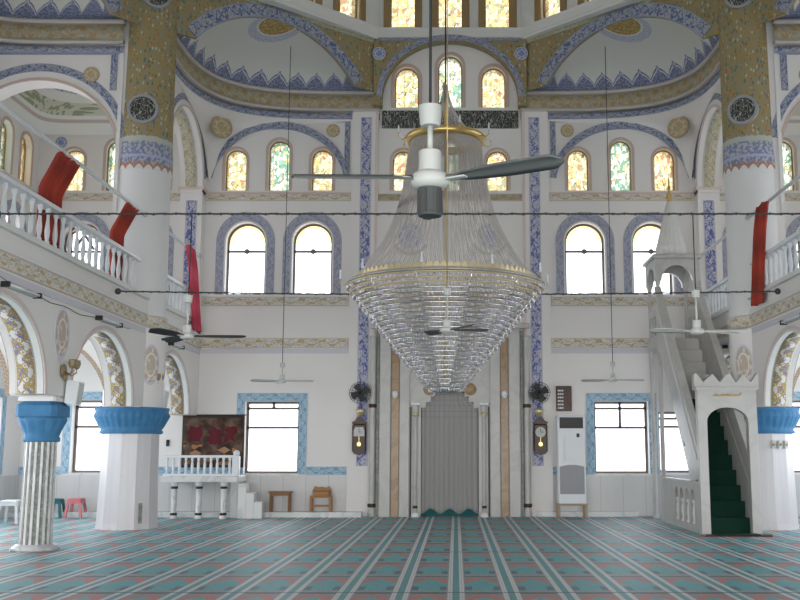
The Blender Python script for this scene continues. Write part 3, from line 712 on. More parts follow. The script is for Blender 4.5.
    struct(MB().plate(poly, [], 0, .07, mp), 'wall_side_diagonal_'+nm, 'scatter'); trim(MB().ribbon(cv, cb, -.03, 0, mp), 'blue_band')
    # saucer dome over the corner bay of the gallery
    P = []; U = []
    for i in range(12):
        a = i/11*PI/2; row = []; ur = []
        for j in range(49):
            th = 2*PI*j/48; n_ = 4+6*(1-i/11)**2 if i < 5 else 3; cc, ss_ = math.cos(th), math.sin(th)
            x = (XO-XB)/2*math.copysign(abs(cc)**(2/n_), cc)*math.cos(a*.999); y = 1.9*math.copysign(abs(ss_)**(2/n_), ss_)*math.cos(a*.999)
            row.append((s*((XO+XB)/2+x), 22.77+y, 9.55+1.15*math.sin(a))); ur.append((j*.3, i/11*2.2))
        P.append(row); U.append(ur)
    struct(MB().grid(P, U), 'ceiling_saucer_'+nm, 'saucer')
    struct(MB().plate(rect(XB, XO, 20.85, YW), [], 10.72, 10.85, lambda u, v, w, s=s: (s*u, v, w)), 'ceiling_gallery_'+nm, 'white')
    trim(MB().disc(9.95, 9.36, .16, .16, YW-.02, YW, F2), 'blue_roundel')
# ------------------------------------------------------------------ pillars and columns
def script_disc(parent, s, z, ang, R, r=.31):
    m = MB(); 
    # ring and disc lie tangent to the round shaft, leaning on it
    d = Vector((math.cos(ang), math.sin(ang), 0)); t = Vector((-d.y, d.x, 0)); c = d*(R+.0)
    mp = lambda u, v, w: (c.x+t.x*u+d.x*w, c.y+t.y*u+d.y*w, z+v)
    n = 32
    ro = [(r*math.cos(2*PI*i/n), r*math.sin(2*PI*i/n)) for i in range(n+1)]; ri = [(x*.82, y*.82) for x, y in ro]
    o = MB().ribbon(ri, ro, .05, -.12, mp).build('calligraphy_roundel', 'ring_grey', parent)
    MB().disc(0, 0, r*.83, r*.83, .035, -.1, mp).build('lettering', 'script_disc', o)
def big_pillar(s, label):
    p = thing('round_pillar', label, 'pillar', (-6.56 if s < 0 else 6.50, 20.85, 0))
    def facet(a, z): 
        k = (a/(2*PI)*12) % 1-.5; return math.cos(PI/12)/math.cos(k*PI/6)
    MB().lathe([(0, 0), (.63, 0), (.615, .12), (.585, 1.0), (.575, 1.9)], n=48, rmod=facet, smooth=False).build('shaft_base', 'pillar_marble', p)
    zc = 1.9
    if s < 0: MB().box(-.035, .035, -.62, -.592, .12, .52).build('worn_chip', 'marble_green', p).rotation_euler = (0, 0, .72)
    cap = [(.60, 0), (.63, .02), (.63, .05), (.60, .08), (.62, .16), (.66, .24), (.70, .32), (.72, .36), (.72, .46), (.74, .47), (.74, .53), (.0, .53)]
    def leaf(a, z): return 1+(.06*abs(math.sin(a*16)) if .14 < z < .38 else 0)
    MB().lathe(cap, (0, 0, zc), n=112, rmod=leaf).build('capital', 'blue', p)
    MB().lathe([(.60, 0), (.60, 1.62)], (0, 0, 2.43), n=40).build('lower_shaft', 'wall', p)
    MB().lathe([(.58, 0), (.62, .01), (.62, .25), (.58, .26)], (0, 0, 4.06), n=40, uvs=(.62, 0, 0.0, 1, 1)).build('frieze_ring', 'dado', p)
    MB().lathe([(.585, 0), (.567, 3.2)], (0, 0, 4.32), n=40).build('upper_shaft', 'pillar_white', p)
    MB().lathe([(.567, 0), (.59, .01), (.57, .74)], (0, 0, 7.40), n=40, uvs=(.6, 0, .02, 1)).build('blue_collar', 'collar', p)
    MB().lathe([(.567, 0), (.545, 4.42)], (0, 0, 8.14), n=40).build('flowered_shaft', 'scatter', p)
    a0, a1 = (PI*1.0, PI*1.16) if s < 0 else (PI*1.84, PI*2.0)
    MB().grid([[((.575-.003*j)*math.cos(a0+(a1-a0)*i/8), (.575-.003*j)*math.sin(a0+(a1-a0)*i/8), 8.14+4.3*j/10) for i in range(9)] for j in range(11)], [[(4.3*j/10, i/8) for i in range(9)] for j in range(11)]).build('border_strip', 'strip_green', p)
    # painted medallion wrapped on the lower shaft, toward the wall
    am = -PI/2+.86 if s < 0 else -PI/2-.86; Rm = .612; rings = [[(Rm*math.cos(am+.36*q/8*math.cos(2*PI*j/32)), Rm*math.sin(am+.36*q/8*math.cos(2*PI*j/32)), 3.30+.42*q/8*math.sin(2*PI*j/32)) for j in range(33)] for q in range(9)]
    MB().grid(rings, [[(q/8*math.cos(2*PI*j/32), q/8*math.sin(2*PI*j/32)) for j in range(33)] for q in range(9)]).build('painted_medallion', 'pale_roundel', p)
    a = -PI/2-(.0 if s < 0 else .25)
    script_disc(p, s, 8.70, -PI/2+(.16 if s < 0 else -.50), .56, .32); script_disc(p, s, 11.30, -PI/2+(.45 if s < 0 else -.45), .545, .32)
    return p
pm = Mat('veined_marble_facing', 0.3, 0.4); x, y, z = pm.xyz()
n_ = pm.noise(1.0, pm.vec(x*7.0, y*7.0, z*0.5), 4); n2_ = pm.noise(2.5, None, 3)
c_ = pm.mix(n_, (0.50, 0.48, 0.50), (0.66, 0.64, 0.66)); c_ = pm.mix((n2_-0.35).lt(0.0)*0.5, c_, (0.56, 0.50, 0.44)); M['pillar_marble'] = pm.col(c_)
M['pillar_white'] = soft('white_painted_shaft', (0.72, 0.72, 0.72), (0.67, 0.67, 0.68), 1.5)
def collar():
    m = Mat('blue_collar_with_red_scallops', 0.7); u, v = m.uv(); t = m.noise(1.0, m.vec(u*14, v*9), 2)
    c = m.mix(t.gt(0.5), (0.20, 0.23, 0.37), (0.42, 0.43, 0.46)); c = m.mix((v-.90).abs().lt(.07), c, (0.46, 0.48, 0.40)); c = m.mix((v-.40).abs().lt(.035), c, (0.40, 0.42, 0.60))
    sc_ = (u*PI/.20).sin().abs()*.14
    c = m.mix(v.lt(sc_+.10), c, (0.45, 0.22, 0.14)); c = m.mix(v.lt(sc_), c, (0.70, 0.70, 0.70))
    return m.col(c)
M['collar'] = collar(); M['strip_green'] = band('pale_green_vine_strip', 0.6, (0.40, 0.42, 0.38), (0.16, 0.20, 0.28), (0.26, 0.30, 0.27), (0.34, 0.36, 0.32), 0.22, 0.12)
big_pillar(-1, 'big round pillar with gold flowered top, left of the hanging crystal chandelier')
big_pillar(1, 'big round pillar with gold flowered top, right of the chandelier behind the stepped marble pulpit')
# dark chip on the left pillar's foot
def fluted(s, label):
    p = thing('fluted_column', label, 'column', (s*6.50, YC, 0))
    MB().lathe([(0, 0), (.36, 0), (.37, .03), (.35, .06), (.31, .08), (.28, .10), (.0, .10)], n=40).build('base', 'marble_grey', p)
    m = MB(); g = MB(); N = 16
    for k in range(N):
        a0 = 2*PI*k/N; da = 2*PI/N
        for (f0, f1, r, mm) in ((0, .42, 1.0, m), (.42, 1.0, .90, g)):
            aa = [a0+da*(f0+(f1-f0)*i/4) for i in range(5)]
            rr = [r*(1 if mm is m else 1-.05*math.sin(PI*i/4)) for i in range(5)]
            mm.grid([[(q*R*math.cos(a), q*R*math.sin(a), z) for a, q in zip(aa, rr)] for R, z in ((.255, .10), (.24, 1.70))])
        for f in (0, .42):
            a = a0+da*f; m.face([(.255*math.cos(a), .255*math.sin(a), .1), (.228*math.cos(a), .228*math.sin(a), .1), (.21*math.cos(a), .21*math.sin(a), 1.7), (.24*math.cos(a), .24*math.sin(a), 1.7)])
    m.build('shaft', 'marble', p); g.build('flute', 'marble_green', p)
    cap = [(.245, 0), (.28, .01), (.28, .06), (.26, .09), (.27, .16), (.31, .26), (.35, .34), (.36, .40), (.0, .40)]
    MB().lathe(cap, (0, 0, 1.69), n=96, rmod=lambda a, z: 1+(.07*abs(math.sin(a*6)) if .15 < z < .4 else 0)).build('capital', 'blue', p)
    MB().bbox(-.33, .33, -.33, .33, 2.09, 2.33, .07).build('abacus', 'blue', p)
    MB().bbox(-.30, .30, -.30, .30, 2.33, 2.419, .03).build('impost', 'wall', p)
fluted(-1, 'fluted grey and white marble column with a blue capital, at the left edge of the photo')
fluted(1, 'fluted marble column with blue capital on the far right, beyond the stepped pulpit')
# ------------------------------------------------------------------ balustrades on the gallery edge
def baluster_mesh():
    prof = [(.038, 0), (.042, .01), (.042, .05), (.026, .08), (.04, .18), (.043, .26), (.03, .40), (.022, .50), (.026, .56), (.042, .60), (.042, .66), (.036, .68)]
    return MB().lathe(prof, n=10)
def balustrade(s, y0, y1, label, step):
    t = thing('gallery_balustrade', label, 'balustrade', (s*(XA+.06), y0, 4.662), 'balustrades along the two galleries'); L = y1-y0; t.scale = (1, 1, .85)
    MB().bbox(-.09, .09, 0, L, 0, .09, .02).build('base_rail', 'white', t)
    MB().bbox(-.10, .10, 0, L, .77, .86, .02).build('handrail', 'enamel', t)
    n = int(L/step); first = None
    for i in range(n):
        y = (i+.5)*L/n
        if first is None: first = baluster_mesh().build('baluster', 'enamel', t, (0, y, .09)); b = first
        else: b = first.copy(); COL.objects.link(b); b.parent = t; b.location = (0, y, .09)
    for y in ([L*.42] if L > 5 else []): MB().bbox(-.08, .08, y-.07, y+.07, .09, .9, .02).build('newel_post', 'fan_grey' if s < 0 else 'white', t)
balustrade(-1, 8.2, 19.75, 'long white balustrade on the left gallery, on the near side of the big pillar', .30)
balustrade(-1, 21.5, 24.3, 'short white balustrade on the left gallery between the big pillar and front wall', .26)
balustrade(1, 8.2, 20.2, 'long white balustrade on the right gallery, on the near side of the big pillar', .30)
balustrade(1, 21.5, 24.3, 'short white balustrade on the right gallery, between big pillar and front wall', .26)
# curtain rails and curtains
def rail(s, y0, y1, label):
    t = thing('curtain_rail', label, 'curtain rail', (s*XA, y0, 6.33))
    MB().tube([(0, 0, 0), (0, y1-y0, 0)], .035, 8).build('pole', 'enamel', t)
    MB().lathe([(0, 0), (.06, 0), (.06, .03), (0, .03)], axis='y', n=12).build('end_flange', 'cream', t)
    MB().lathe([(0, 0), (.06, 0), (.06, .03), (0, .03)], (0, y1-y0-.03, 0), axis='y', n=12).build('end_flange', 'cream', t)
rail(-1, 8.2, 19.95, 'long white curtain rail sloping over the left balustrade up to the big pillar')
rail(-1, 21.42, 24.33, 'short white curtain rail over the left gallery between pillar and front wall')
rail(1, 8.2, 20.27, 'long white curtain rail over the right balustrade near the big pillar')
rail(1, 21.42, 24.33, 'short white curtain rail over the right gallery, behind the big pillar')
def curtain(name, s, y0, y1, ztop, zbot, mat, label, drift=0, tie=.62, out=.0, x=None):
    P = []; N = 40; K = 14
    for k in range(K+1):
        q = k/K; z = ztop+(zbot-ztop)*q; wd = 1-(1-tie)*q; row = []
        for i in range(N+1):
            u = i/N; y = (y0+y1)/2+(u-.5)*(y1-y0)*wd+drift*q; row.append((s*(XA-(out if out > 0 else out*min(q*3, 1))-.03*min(q*4, 1))+.045*math.sin(u*PI*9+q*1.2)+.02*math.sin(u*23), y, z))
        P.append(row)
    m = MB().grid(P); o = m.build(name, mat, recalc=False)
    sol = o.modifiers.new('thick', 'SOLIDIFY'); sol.thickness = .008
    return tag(o, label, 'curtain')
curtain('red_curtain', -1, 15.45, 15.85, 6.285, 4.70, 'red', 'red curtain on the left gallery rail, nearest the left edge of the photo', 0, .85, -.30)
curtain('red_curtain', -1, 15.95, 16.25, 6.285, 4.70, 'red', 'narrow red curtain strip just right of the leftmost red curtain', 0, .7, -.30)
curtain('red_curtain', -1, 18.75, 19.4, 6.285, 4.75, 'red', 'red curtain gathered against the left side of the big left pillar', 0, .95, -.30)
curtain('crimson_curtain', -1, 22.75, 23.35, 6.30, 4.40, 'crimson', 'crimson curtain hanging over the left gallery edge between pillar and front wall', .75, .9, .1)
curtain('red_curtain', 1, 18.7, 19.3, 6.30, 4.4, 'red', 'red curtain hanging over the right balustrade in front of the big right pillar', .45, .75, .1)
# ------------------------------------------------------------------ tie rods (twisted chains) across the nave
def chain(y, z, x0, x1, label, sag=0.0):
    n = 160; P = [(x0+(x1-x0)*i/n, y+.004*math.cos(i*2.2), z+.004*math.sin(i*2.2)-sag*math.sin(PI*i/n)) for i in range(n+1)]
    m = MB().tube(P, .014, 5)
    for i in range(0, n, 2): m.ball(P[i], .021, 5, 4)
    for x in (x0, x1): m.ball((x, y, z), .06, 8, 6)
    return tag(m.build('tie_cable', 'iron'), label, 'cable')
chain(13.3, 4.74, -XA+.09, XA-.09, 'dark twisted cable spanning the whole hall just above the gallery, upper of two')
chain(18.2, 4.46, -XA+.12, XA-.12, 'dark twisted cable spanning the hall behind the chandelier at its rim height, lower of two', .06)
# ------------------------------------------------------------------ chandelier
CY = 16.4
def crystal_mat():
    m = Mat('cut_crystal', 0.12, 0.8); v = m.tc().outputs['Object']
    a = m.voro(31.0, v, col=True); n = m.noise(3.0, v, 2)
    c = m.ramp(a, [(0, (0.40, 0.36, 0.32)), (0.34, (0.60, 0.56, 0.51)), (0.58, (0.78, 0.76, 0.73)), (0.74, (0.42, 0.43, 0.72)), (0.83, (0.98, 0.98, 1.0)), (0.93, (0.62, 0.42, 0.70))], True)  # random violet, blue and white cells paint sparkle into the crystal
    m.b.inputs['Metallic'].default_value = 0.45; m.b.inputs['Roughness'].default_value = 0.28
    return m.col(c)
M['crystal'] = crystal_mat(); M['rim'] = soft('dull_silver_rim', (0.50, 0.49, 0.46), (0.30, 0.29, 0.27), 20, 0.4, 0.6); M['bead_gauze'] = net('sheer_bead_strings', (0.72, 0.68, 0.66), 0.62)
CX = -0.03
ch = thing('crystal_chandelier', 'huge inverted-cone crystal chandelier with draped bead strings, hanging in mid hall', 'chandelier', (CX, CY, 3.0))
ZR, ZBOT, RR = 1.24, -0.47, 1.63        # rim height, tip height, rim radius (relative)
NTR = 25; CR = MB(); CRP = []
for k in range(NTR):
    q = k/(NTR-1); z = ZR-.03+(ZBOT+.04-ZR)*q; r = (RR-.27)*(1-q)**.96+.27
    mb = MB(); fr = MB()
    fr.lathe([(r-.02, 0), (r+.012, 0), (r+.012, .022), (r-.02, .022), (r-.02, 0)], (0, 0, z), n=64)
    nb = max(14, int(2*PI*r/.044)); rnd = random.Random(k)
    for i in range(nb):
        a = 2*PI*i/nb+rnd.uniform(-.01, .01); h = rnd.uniform(.042, .056); w_ = .017; cx, cy = r*math.cos(a), r*math.sin(a); b = rnd.uniform(0, PI)
        top = (cx, cy, z); bot = (cx, cy, z-h); ring = [(cx+w_*math.cos(b+j*PI/2), cy+w_*math.sin(b+j*PI/2), z-h*.38) for j in range(4)]
        tgt = MB() if (k >= 16 and math.sin(a) < -.35 and len(CRP) < 98 and i % 2 == 0) else CR
        for j in range(4): tgt.face([top, ring[j], ring[(j+1) % 4]]); tgt.face([bot, ring[(j+1) % 4], ring[j]])
        if tgt is not CR: CRP.append(tgt)
    fr.build('tier_hoop', 'gilt' if k < 3 else 'chrome', ch)
CR.build('crystals', 'crystal', ch, recalc=False)['kind'] = 'stuff'
for tgt in CRP: tgt.build('crystal_drop', 'crystal', ch, recalc=False)
for k in range(12):                       # outer ribs carrying the tiers
    a = 2*PI*(k+.5)/12
    MB().tube([(((RR-.27)*(1-q)**.96+.295)*math.cos(a), ((RR-.27)*(1-q)**.96+.295)*math.sin(a), ZR+(ZBOT+.04-ZR)*q) for q in [i/10 for i in range(11)]], .009, 5).build('rib', 'chrome', ch)
MB().lathe([(0, 0), (.20, .01), (.27, .05), (.27, .08), (0, .08)], (0, 0, ZBOT-.04), n=24).build('bottom_cap', 'chrome', ch)
MB().lathe([(RR-.02, 0), (RR+.02, 0), (RR+.03, .025), (RR+.01, .045), (RR-.02, .045), (RR-.02, 0)], (0, 0, ZR), n=80).build('rim_band', 'rim', ch)
cr = MB()                                 # gilt crest of small leaves on the rim
for i in range(90):
    a0, a1 = 2*PI*i/90, 2*PI*(i+.9)/90; am = (a0+a1)/2; R1 = RR-.12
    p = lambda a, z, r=R1: (r*math.cos(a), r*math.sin(a), ZR+z)
    cr.face([p(a0, .04), p(a1, .04), p(a1, .11), p(am, .17), p(a0, .11)]); cr.face([p(a0, .04, R1+.012), p(a1, .04, R1+.012), p(a1, .11, R1+.012), p(am, .17, R1+.012), p(a0, .11, R1+.012)])
cr.build('gilt_crest', 'gilt', ch, recalc=False)
for i in range(10):                       # candle lamps on scrolled arms round the rim
    a = 2*PI*i/10+.12; c, s_ = math.cos(a), math.sin(a); R = RR+.10
    o = MB().tube([((RR-.02)*c, (RR-.02)*s_, ZR+.04), ((RR+.04)*c, (RR+.04)*s_, ZR), (R*c, R*s_, ZR+.03), (R*c, R*s_, ZR+.10)], .008, 6).build('lamp_arm', 'gilt', ch)
    MB().lathe([(.008, 0), (.03, .01), (.018, .03), (.018, .09), (.012, .10), (.02, .13), (.0, .18)], (R*c, R*s_, ZR+.10), n=8).build('candle_lamp', 'enamel', o)
def profile(q):                           # bead strings: from the crown hoop down to the rim, flaring at the foot
    z = 3.72+(ZR+.06-3.72)*q; r = .60+.30*q+.64*max(0, q-.30)**2.0/.49
    return r, z
st = MB(); NS_ = 260
for i in range(NS_):
    a = 2*PI*i/NS_; pts = []
    for j in range(15):
        r, z = profile(j/14); r += .02*math.sin(i*1.7)*math.sin(PI*j/14); pts.append((r*math.cos(a), r*math.sin(a), z))
    st.tube(pts, .0065, 3, cap=False)
st.build('bead_strings', 'bead_gauze', ch, recalc=False)
ch.children[-1]['kind'] = 'stuff'
st = MB()
for i in range(48):
    a = 2*PI*i/48
    st.tube([((.04+.54*(j/8)**2.0)*math.cos(a), (.04+.54*(j/8)**2.0)*math.sin(a), 4.75-1.0*j/8) for j in range(9)], .006, 3, cap=False)
o = st.build('upper_bead_strings', 'bead_gauze', ch, recalc=False); o['kind'] = 'stuff'
MB().lathe([(.57, -.05), (.66, -.05), (.70, .02), (.66, .07), (.60, .08), (.57, .02), (.57, -.05)], (0, 0, 3.76), n=40).build('crown_hoop', 'brass', ch)
for i in range(8):
    a = 2*PI*i/8+.3; c, s_ = math.cos(a), math.sin(a)
    o = MB().tube([(.68*c, .68*s_, 3.76), (.76*c, .76*s_, 3.72), (.82*c, .82*s_, 3.76), (.82*c, .82*s_, 3.83)], .009, 6).build('crown_arm', 'brass', ch)
    MB().lathe([(.01, 0), (.035, .01), (.014, .03), (.014, .10), (0, .14)], (.82*c, .82*s_, 3.83), n=8).build('candle_lamp', 'enamel', o)
for i in range(6):
    a = PI*i/3; MB().tube([(.04*math.cos(a), .04*math.sin(a), 3.9), (.60*math.cos(a), .60*math.sin(a), 3.76)], .012, 6).build('spoke', 'brass', ch)
MB().lathe([(0, 0), (.05, .03), (.08, .10), (.03, .18), (.03, .55), (.06, .62), (.03, .70), (.02, 1.0)], (0, 0, 3.75), n=16).build('central_stem', 'brass', ch)
MB().tube([(0, 0, -.3), (0, 0, 3.8)], .03, 10).build('core_tube', 'gilt', ch)
MB().tube([(0, 0, 4.7), (0, 0, 17.6)], .014, 8).build('suspension_cable', 'dark', ch)
MB().tube([(.05*math.cos(i*.5), .05*math.sin(i*.5), 4.6+i*.02) for i in range(10)], .012, 6).build('cable_hook', 'brass', ch)

# ------------------------------------------------------------------ ceiling fans
def fan(name, loc, label, R, angs, rod, scale=1.0, box=False, bladew=.075, pitch=.22, blade='fan_blade', tilt=0.0, tilts=None, group=None, topz=None, hous='cream', cable='dark'):
    """loc is the hub; rod = length of the white down-rod"""
    t = thing(name, label, 'ceiling fan', loc, group)
    k = scale
    MB().lathe([(0, -.04*k), (.05*k, -.045*k), (.08*k, -.035*k), (.095*k, -.015*k), (.095*k, .012*k), (.08*k, .03*k), (.06*k, .04*k), (.0, .045*k)], n=28).build('motor_housing', hous, t)
    MB().lathe([(.0, .035*k), (.055*k, .035*k), (.055*k, .14*k), (.05*k, .145*k), (0, .145*k)], n=24, smooth=False).build('coupling_cover', hous, t)
    MB().tube([(0, 0, .15*k), (0, 0, rod)], .014*k, 10).build('down_rod', hous, t)
    MB().lathe([(.0, 0), (.045*k, 0), (.05*k, .01*k), (.057*k, .10*k), (.0, .10*k)], (0, 0, rod), n=24, smooth=False).build('canopy', hous, t)
    MB().tube([(0, 0, rod+.1*k), (0, 0, topz-loc[2])], .008 if k < 1.2 else .009, 6).build('hanging_cable', cable, t)
    if box: 
        o = MB().lathe([(0, 0), (.056, 0), (.058, .012), (.054, .02), (.058, .14), (0, .14)], (0, 0, -.18), n=14, smooth=False).build('dark_light_box', 'fan_grey', t)
        for i in range(6):
            a = 2*PI*i/6+.2; MB().bbox(.057*math.cos(a)-.005, .057*math.cos(a)+.005, .057*math.sin(a)-.005, .057*math.sin(a)+.005, -.17, -.05, .002).build('rib', 'dark', o)
    for ia, a in enumerate(angs):
        if tilts: tilt = tilts[ia]
        P = []
        for i in range(13):
            q = i/12; r = .10*k+(R-.10*k)*q; wd = bladew*(.35 if q < .12 else (.55+.45*math.sin(min(1, (q-.1)/.5)*PI/2)))*(1 if q < .88 else math.sqrt(max(.02, 1-((q-.88)/.125)**2)))
            row = []
            for j in range(5):
                y = (j/2-1)*wd; row.append((r, y*math.cos(pitch), y*math.sin(pitch)+tilt*q*R+.012*(1-(j/2-1)**2)))
            P.append(row)
        b = MB().grid(P); lo = [[(x, y, z-.008) for x, y, z in r_] for r_ in P]; b.grid(lo)
        edge = [r_[0] for r_ in P]+[P[-1][2]]+[r_[4] for r_ in P][::-1]+[P[0][2]]
        b.ribbon([(0, 0)], [(0, 0)], 0, 0, FX) if False else None
        for seq in ([r_[0] for r_ in P], [r_[4] for r_ in P], P[-1], P[0]):
            for p, q_ in zip(seq, seq[1:]): b.face([p, q_, (q_[0], q_[1], q_[2]-.008), (p[0], p[1], p[2]-.008)])
        o = b.build('blade', blade, t); o.rotation_euler = (0, 0, a)
        h = MB().bbox(.06*k, .2*k, -.018*k, .018*k, -.012, -.002, .003).build('blade_bracket', hous, o)
    return t
def hub(px, py, Y): x, z = at(px, py, Y); return (x, Y, z)
h = hub(430, 180, 4.7)
fan('ceiling_fan', h, 'big near ceiling fan, broad grey blades and dark box below, in front of the chandelier', .70, [math.radians(-30), math.radians(210), math.radians(90)], .27, 1.0, True, .058, -.28, 'fan_blade', .0, topz=8.6, hous='fan_body_shaded', tilts=(.0, -.115, -.03))
h = hub(447, 330, 14.3)
fan('ceiling_fan', h, 'small fan hanging directly in front of the chandelier cone', .60, [math.radians(8), math.radians(-52), math.radians(122)], .5, 1.0, False, .07, .35, topz=11.6, cable='brass', tilt=.02)
h = hub(697, 331, 13.3)
fan('ceiling_fan', h, 'ceiling fan in front of the marble pulpit stairs, hung from the upper cable', .66, [math.radians(188), math.radians(20), math.radians(-15)], .45, 1.0, False, .07, .3, 'cream', topz=4.74)
h = hub(187, 336, 13.3)
fan('ceiling_fan', h, 'ceiling fan beside the crimson curtain on the left, hung from the upper cable', .78, [math.radians(4), math.radians(-110), math.radians(128)], .45, 1.0, False, .08, .3, 'fan_grey', topz=4.74)
h = hub(282, 381, 22.2)
fan('ceiling_fan', h, 'far ceiling fan left of the chandelier, above the left front window', .70, [math.radians(2), math.radians(205), math.radians(110)], .3, 1.0, False, .08, .3, 'cream', topz=10.9)
h = hub(613, 380, 22.2)
fan('ceiling_fan', h, 'far ceiling fan on the right, above the window beside the floor air conditioner', .70, [math.radians(2), math.radians(170), math.radians(260)], .3, 1.0, False, .08, .3, 'cream', topz=10.9)

# ------------------------------------------------------------------ mihrab
YM = YW
mh = thing('prayer_niche', 'tall marble prayer niche with honey onyx bands, in the middle of the front wall', 'prayer niche', (0, YM, 0))
ZM = 4.55
MB().plate([(-1.72, 0), (-.70, 0), (-.70, 2.60), (-.58, 2.60), (-.58, 2.74), (-.46, 2.74), (-.46, 2.88), (-.36, 2.88), (-.36, 3.0), (.36, 3.0), (.36, 2.88), (.46, 2.88), (.46, 2.74), (.58, 2.74), (.58, 2.60), (.70, 2.60), (.70, 0), (1.72, 0), (1.72, ZM), (-1.72, ZM)], [], -.22, -.002, FX).build('marble_front', 'marble_soft', mh)
MB().box(-.70, .70, -.02, -.002, 0, 3.0).build('niche_back', 'teal', mh)
for s in (-1, 1):
    def bx(x0, x1, y0, y1, z0, z1, m, n, b=.01): return MB().bbox(min(s*x0, s*x1), max(s*x0, s*x1), y0, y1, z0, z1, b).build(n, m, mh)
    bx(1.44, 1.70, -.30, -.221, 0, ZM-.1, 'marble_soft', 'outer_pilaster'); bx(1.23, 1.43, -.25, -.221, 0, ZM-.1, 'marble_warm', 'onyx_band')
    bx(.98, 1.22, -.30, -.221, 0, ZM-.1, 'marble_soft', 'inner_pilaster'); bx(.93, .965, -.24, -.221, 0, 2.62, 'dark', 'black_edge', .002)  # narrow black edge strip between pilaster and colonnette
    o = MB().lathe([(.07, 0), (.075, .02), (.06, .05), (.045, .06), (.045, 2.42), (.07, 2.46), (.06, 2.5), (.08, 2.56), (.08, 2.60), (0, 2.60)], (s*.83, -.31, .06), n=16).build('colonnette', 'marble_soft', mh)
    MB().lathe([(.055, 0), (.058, .03), (.05, .06), (.055, .06)], (s*.83, -.31, .20), n=16).build('bronze_collar', 'wood', o)
    MB().bbox(s*.83-.09, s*.83+.09, -.40, -.222, 0, .1, .02).build('foot_block', 'marble', o)
    MB().lathe([(.05, 0), (.078, .04), (.07, .1), (.05, .1)], (s*.83, -.31, 2.38), n=16).build('gilt_capital', 'gilt', o)
    MB().bbox(s*.83-.11, s*.83+.11, -.40, -.222, 2.66, 2.72, .01).build('impost_block', 'marble', o)
    MB().lathe([(0, -.02), (.13, -.02), (.15, 0), (.15, .03)], (s*.50, -.225, 3.05), n=24, axis='y').build('round_boss', 'marble_warm', mh)
    o = MB().lathe([(.085, 0), (.095, .03), (.095, .12), (.08, .16), (.075, .2), (.075, 4.25), (.09, 4.3), (.10, 4.36), (.0, 4.36)], (s*1.88, -.21, .0), n=18).build('tall_colonnette', 'marble_soft', mh)
    MB().lathe([(.09, 0), (.10, .02), (.10, .07), (.09, .09)], (s*1.88, -.21, .22), n=18).build('bronze_collar', 'wood', o)
    MB().lathe([(.09, 0), (.10, .02), (.10, .07), (.09, .09)], (s*1.88, -.21, 2.60), n=18).build('bronze_collar', 'wood', o)
    MB().bbox(s*1.76-.03, s*1.76+.03, -.2, -.11, 0, ZM-.05, .004).build('dark_reveal', 'marble_green', mh)
bx0 = MB().bbox(-1.95, 1.95, -.30, -.11, ZM, ZM+.12, .02).build('cornice', 'marble_soft', mh)
# sheer curtain in the niche
P = []
for k in range(25):
    q = k/24; z = 2.96-(2.96-.06)*q; hw = .36 if z > 2.88 else .46 if z > 2.74 else .58 if z > 2.6 else .69; row = []
    for i in range(61):
        u = i/60*2-1; zz = z+(q**12)*(.12*math.cos(u*PI*1.5)**2) ; row.append((u*hw, -.14+.009*math.sin(u*33), zz))
    P.append(row)
M['sheer'] = net('grey_sheer_curtain', (0.42, 0.43, 0.44), 0.94)
cm = Mat('grey_lace', 0.8); x_, y_, z_ = cm.xyz(); cc_ = cm.mix((x_*55.0).sin()*0.5+0.5, (0.30, 0.295, 0.285), (0.34, 0.335, 0.325)); cc_ = cm.mix((z_.gt(2.3))*((z_*7.2).fr().lt(0.18)), cc_, (0.27, 0.27, 0.27)); M['lace'] = cm.col(cc_)  # grey lace, its colour lowered to hold the backlit shade of the niche
cu = MB().grid(P).build('sheer_curtain', 'lace', None, (0, YM, 0), recalc=False); sm = cu.modifiers.new('t', 'SOLIDIFY'); sm.thickness = .006
tag(cu, 'grey lace curtain filling the prayer niche, with a scalloped lower edge', 'curtain')
for s, w_ in ((-1, 'left'), (1, 'right')):
    l = thing('wall_lantern', 'small white glass lantern on the %s onyx band of the prayer niche' % w_, 'lantern', (s*1.33, YW-.25, 2.92))
    MB().lathe([(.0, -.10), (.05, -.09), (.075, 0), (.06, .07), (.0, .08)], (0, -.085, 0), n=12).build('glass_shade', 'enamel', l); MB().bbox(-.035, .035, -.03, 0, -.05, .05, .01).build('back_plate', 'brass', l)

# ------------------------------------------------------------------ wall fans, clocks, lamps on the blue strips
def wall_fan(s, w_):
    t = thing('wall_fan', 'black wall fan on the blue strip %s of the prayer niche' % w_, 'fan', (s*2.17, YW-.115, 2.95)); t.scale = (1.15, 1.1, 1.15)
    MB().bbox(-.05, .05, -.06, 0, -.12, .05, .01).build('bracket', 'dark', t)
    MB().lathe([(0, 0), (.06, .01), (.07, .08), (.03, .14), (0, .14)], (0, -.20, 0), n=14, axis='y').build('motor', 'dark', t)
    g = MB()
    for k in range(20):
        a = 2*PI*k/20; c, d = math.cos(a), math.sin(a); g.tube([(.03*c, -.38, .03*d), (.17*c, -.36, .17*d), (.225*c, -.29, .225*d), (.17*c, -.22, .17*d), (.05*c, -.20, .05*d)], .004, 4)
    for r, y in ((.225, -.29), (.17, -.36), (.10, -.375)): g.tube([(r*math.cos(a*PI/12), y, r*math.sin(a*PI/12)) for a in range(24)], .006, 5, True)
    g.build('guard', 'iron', t)
    for k in range(4):
        a = PI/2*k+.4; c, d = math.cos(a), math.sin(a); b = MB()
        pts = [(.03, -.04), (.18, -.085), (.20, 0), (.18, .085), (.03, .04)]
        b.face([(x*c-y*d, -.29+y*.35, x*d+y*c) for x, y in pts]); b.face([(x*c-y*d, -.285+y*.35, x*d+y*c) for x, y in pts]); b.build('blade', 'fan_blade', t, recalc=False)
    MB().tube([(0, -.03, 0), (0, -.1, -.03), (0, -.22, 0)], .02, 6).build('arm', 'dark', t)
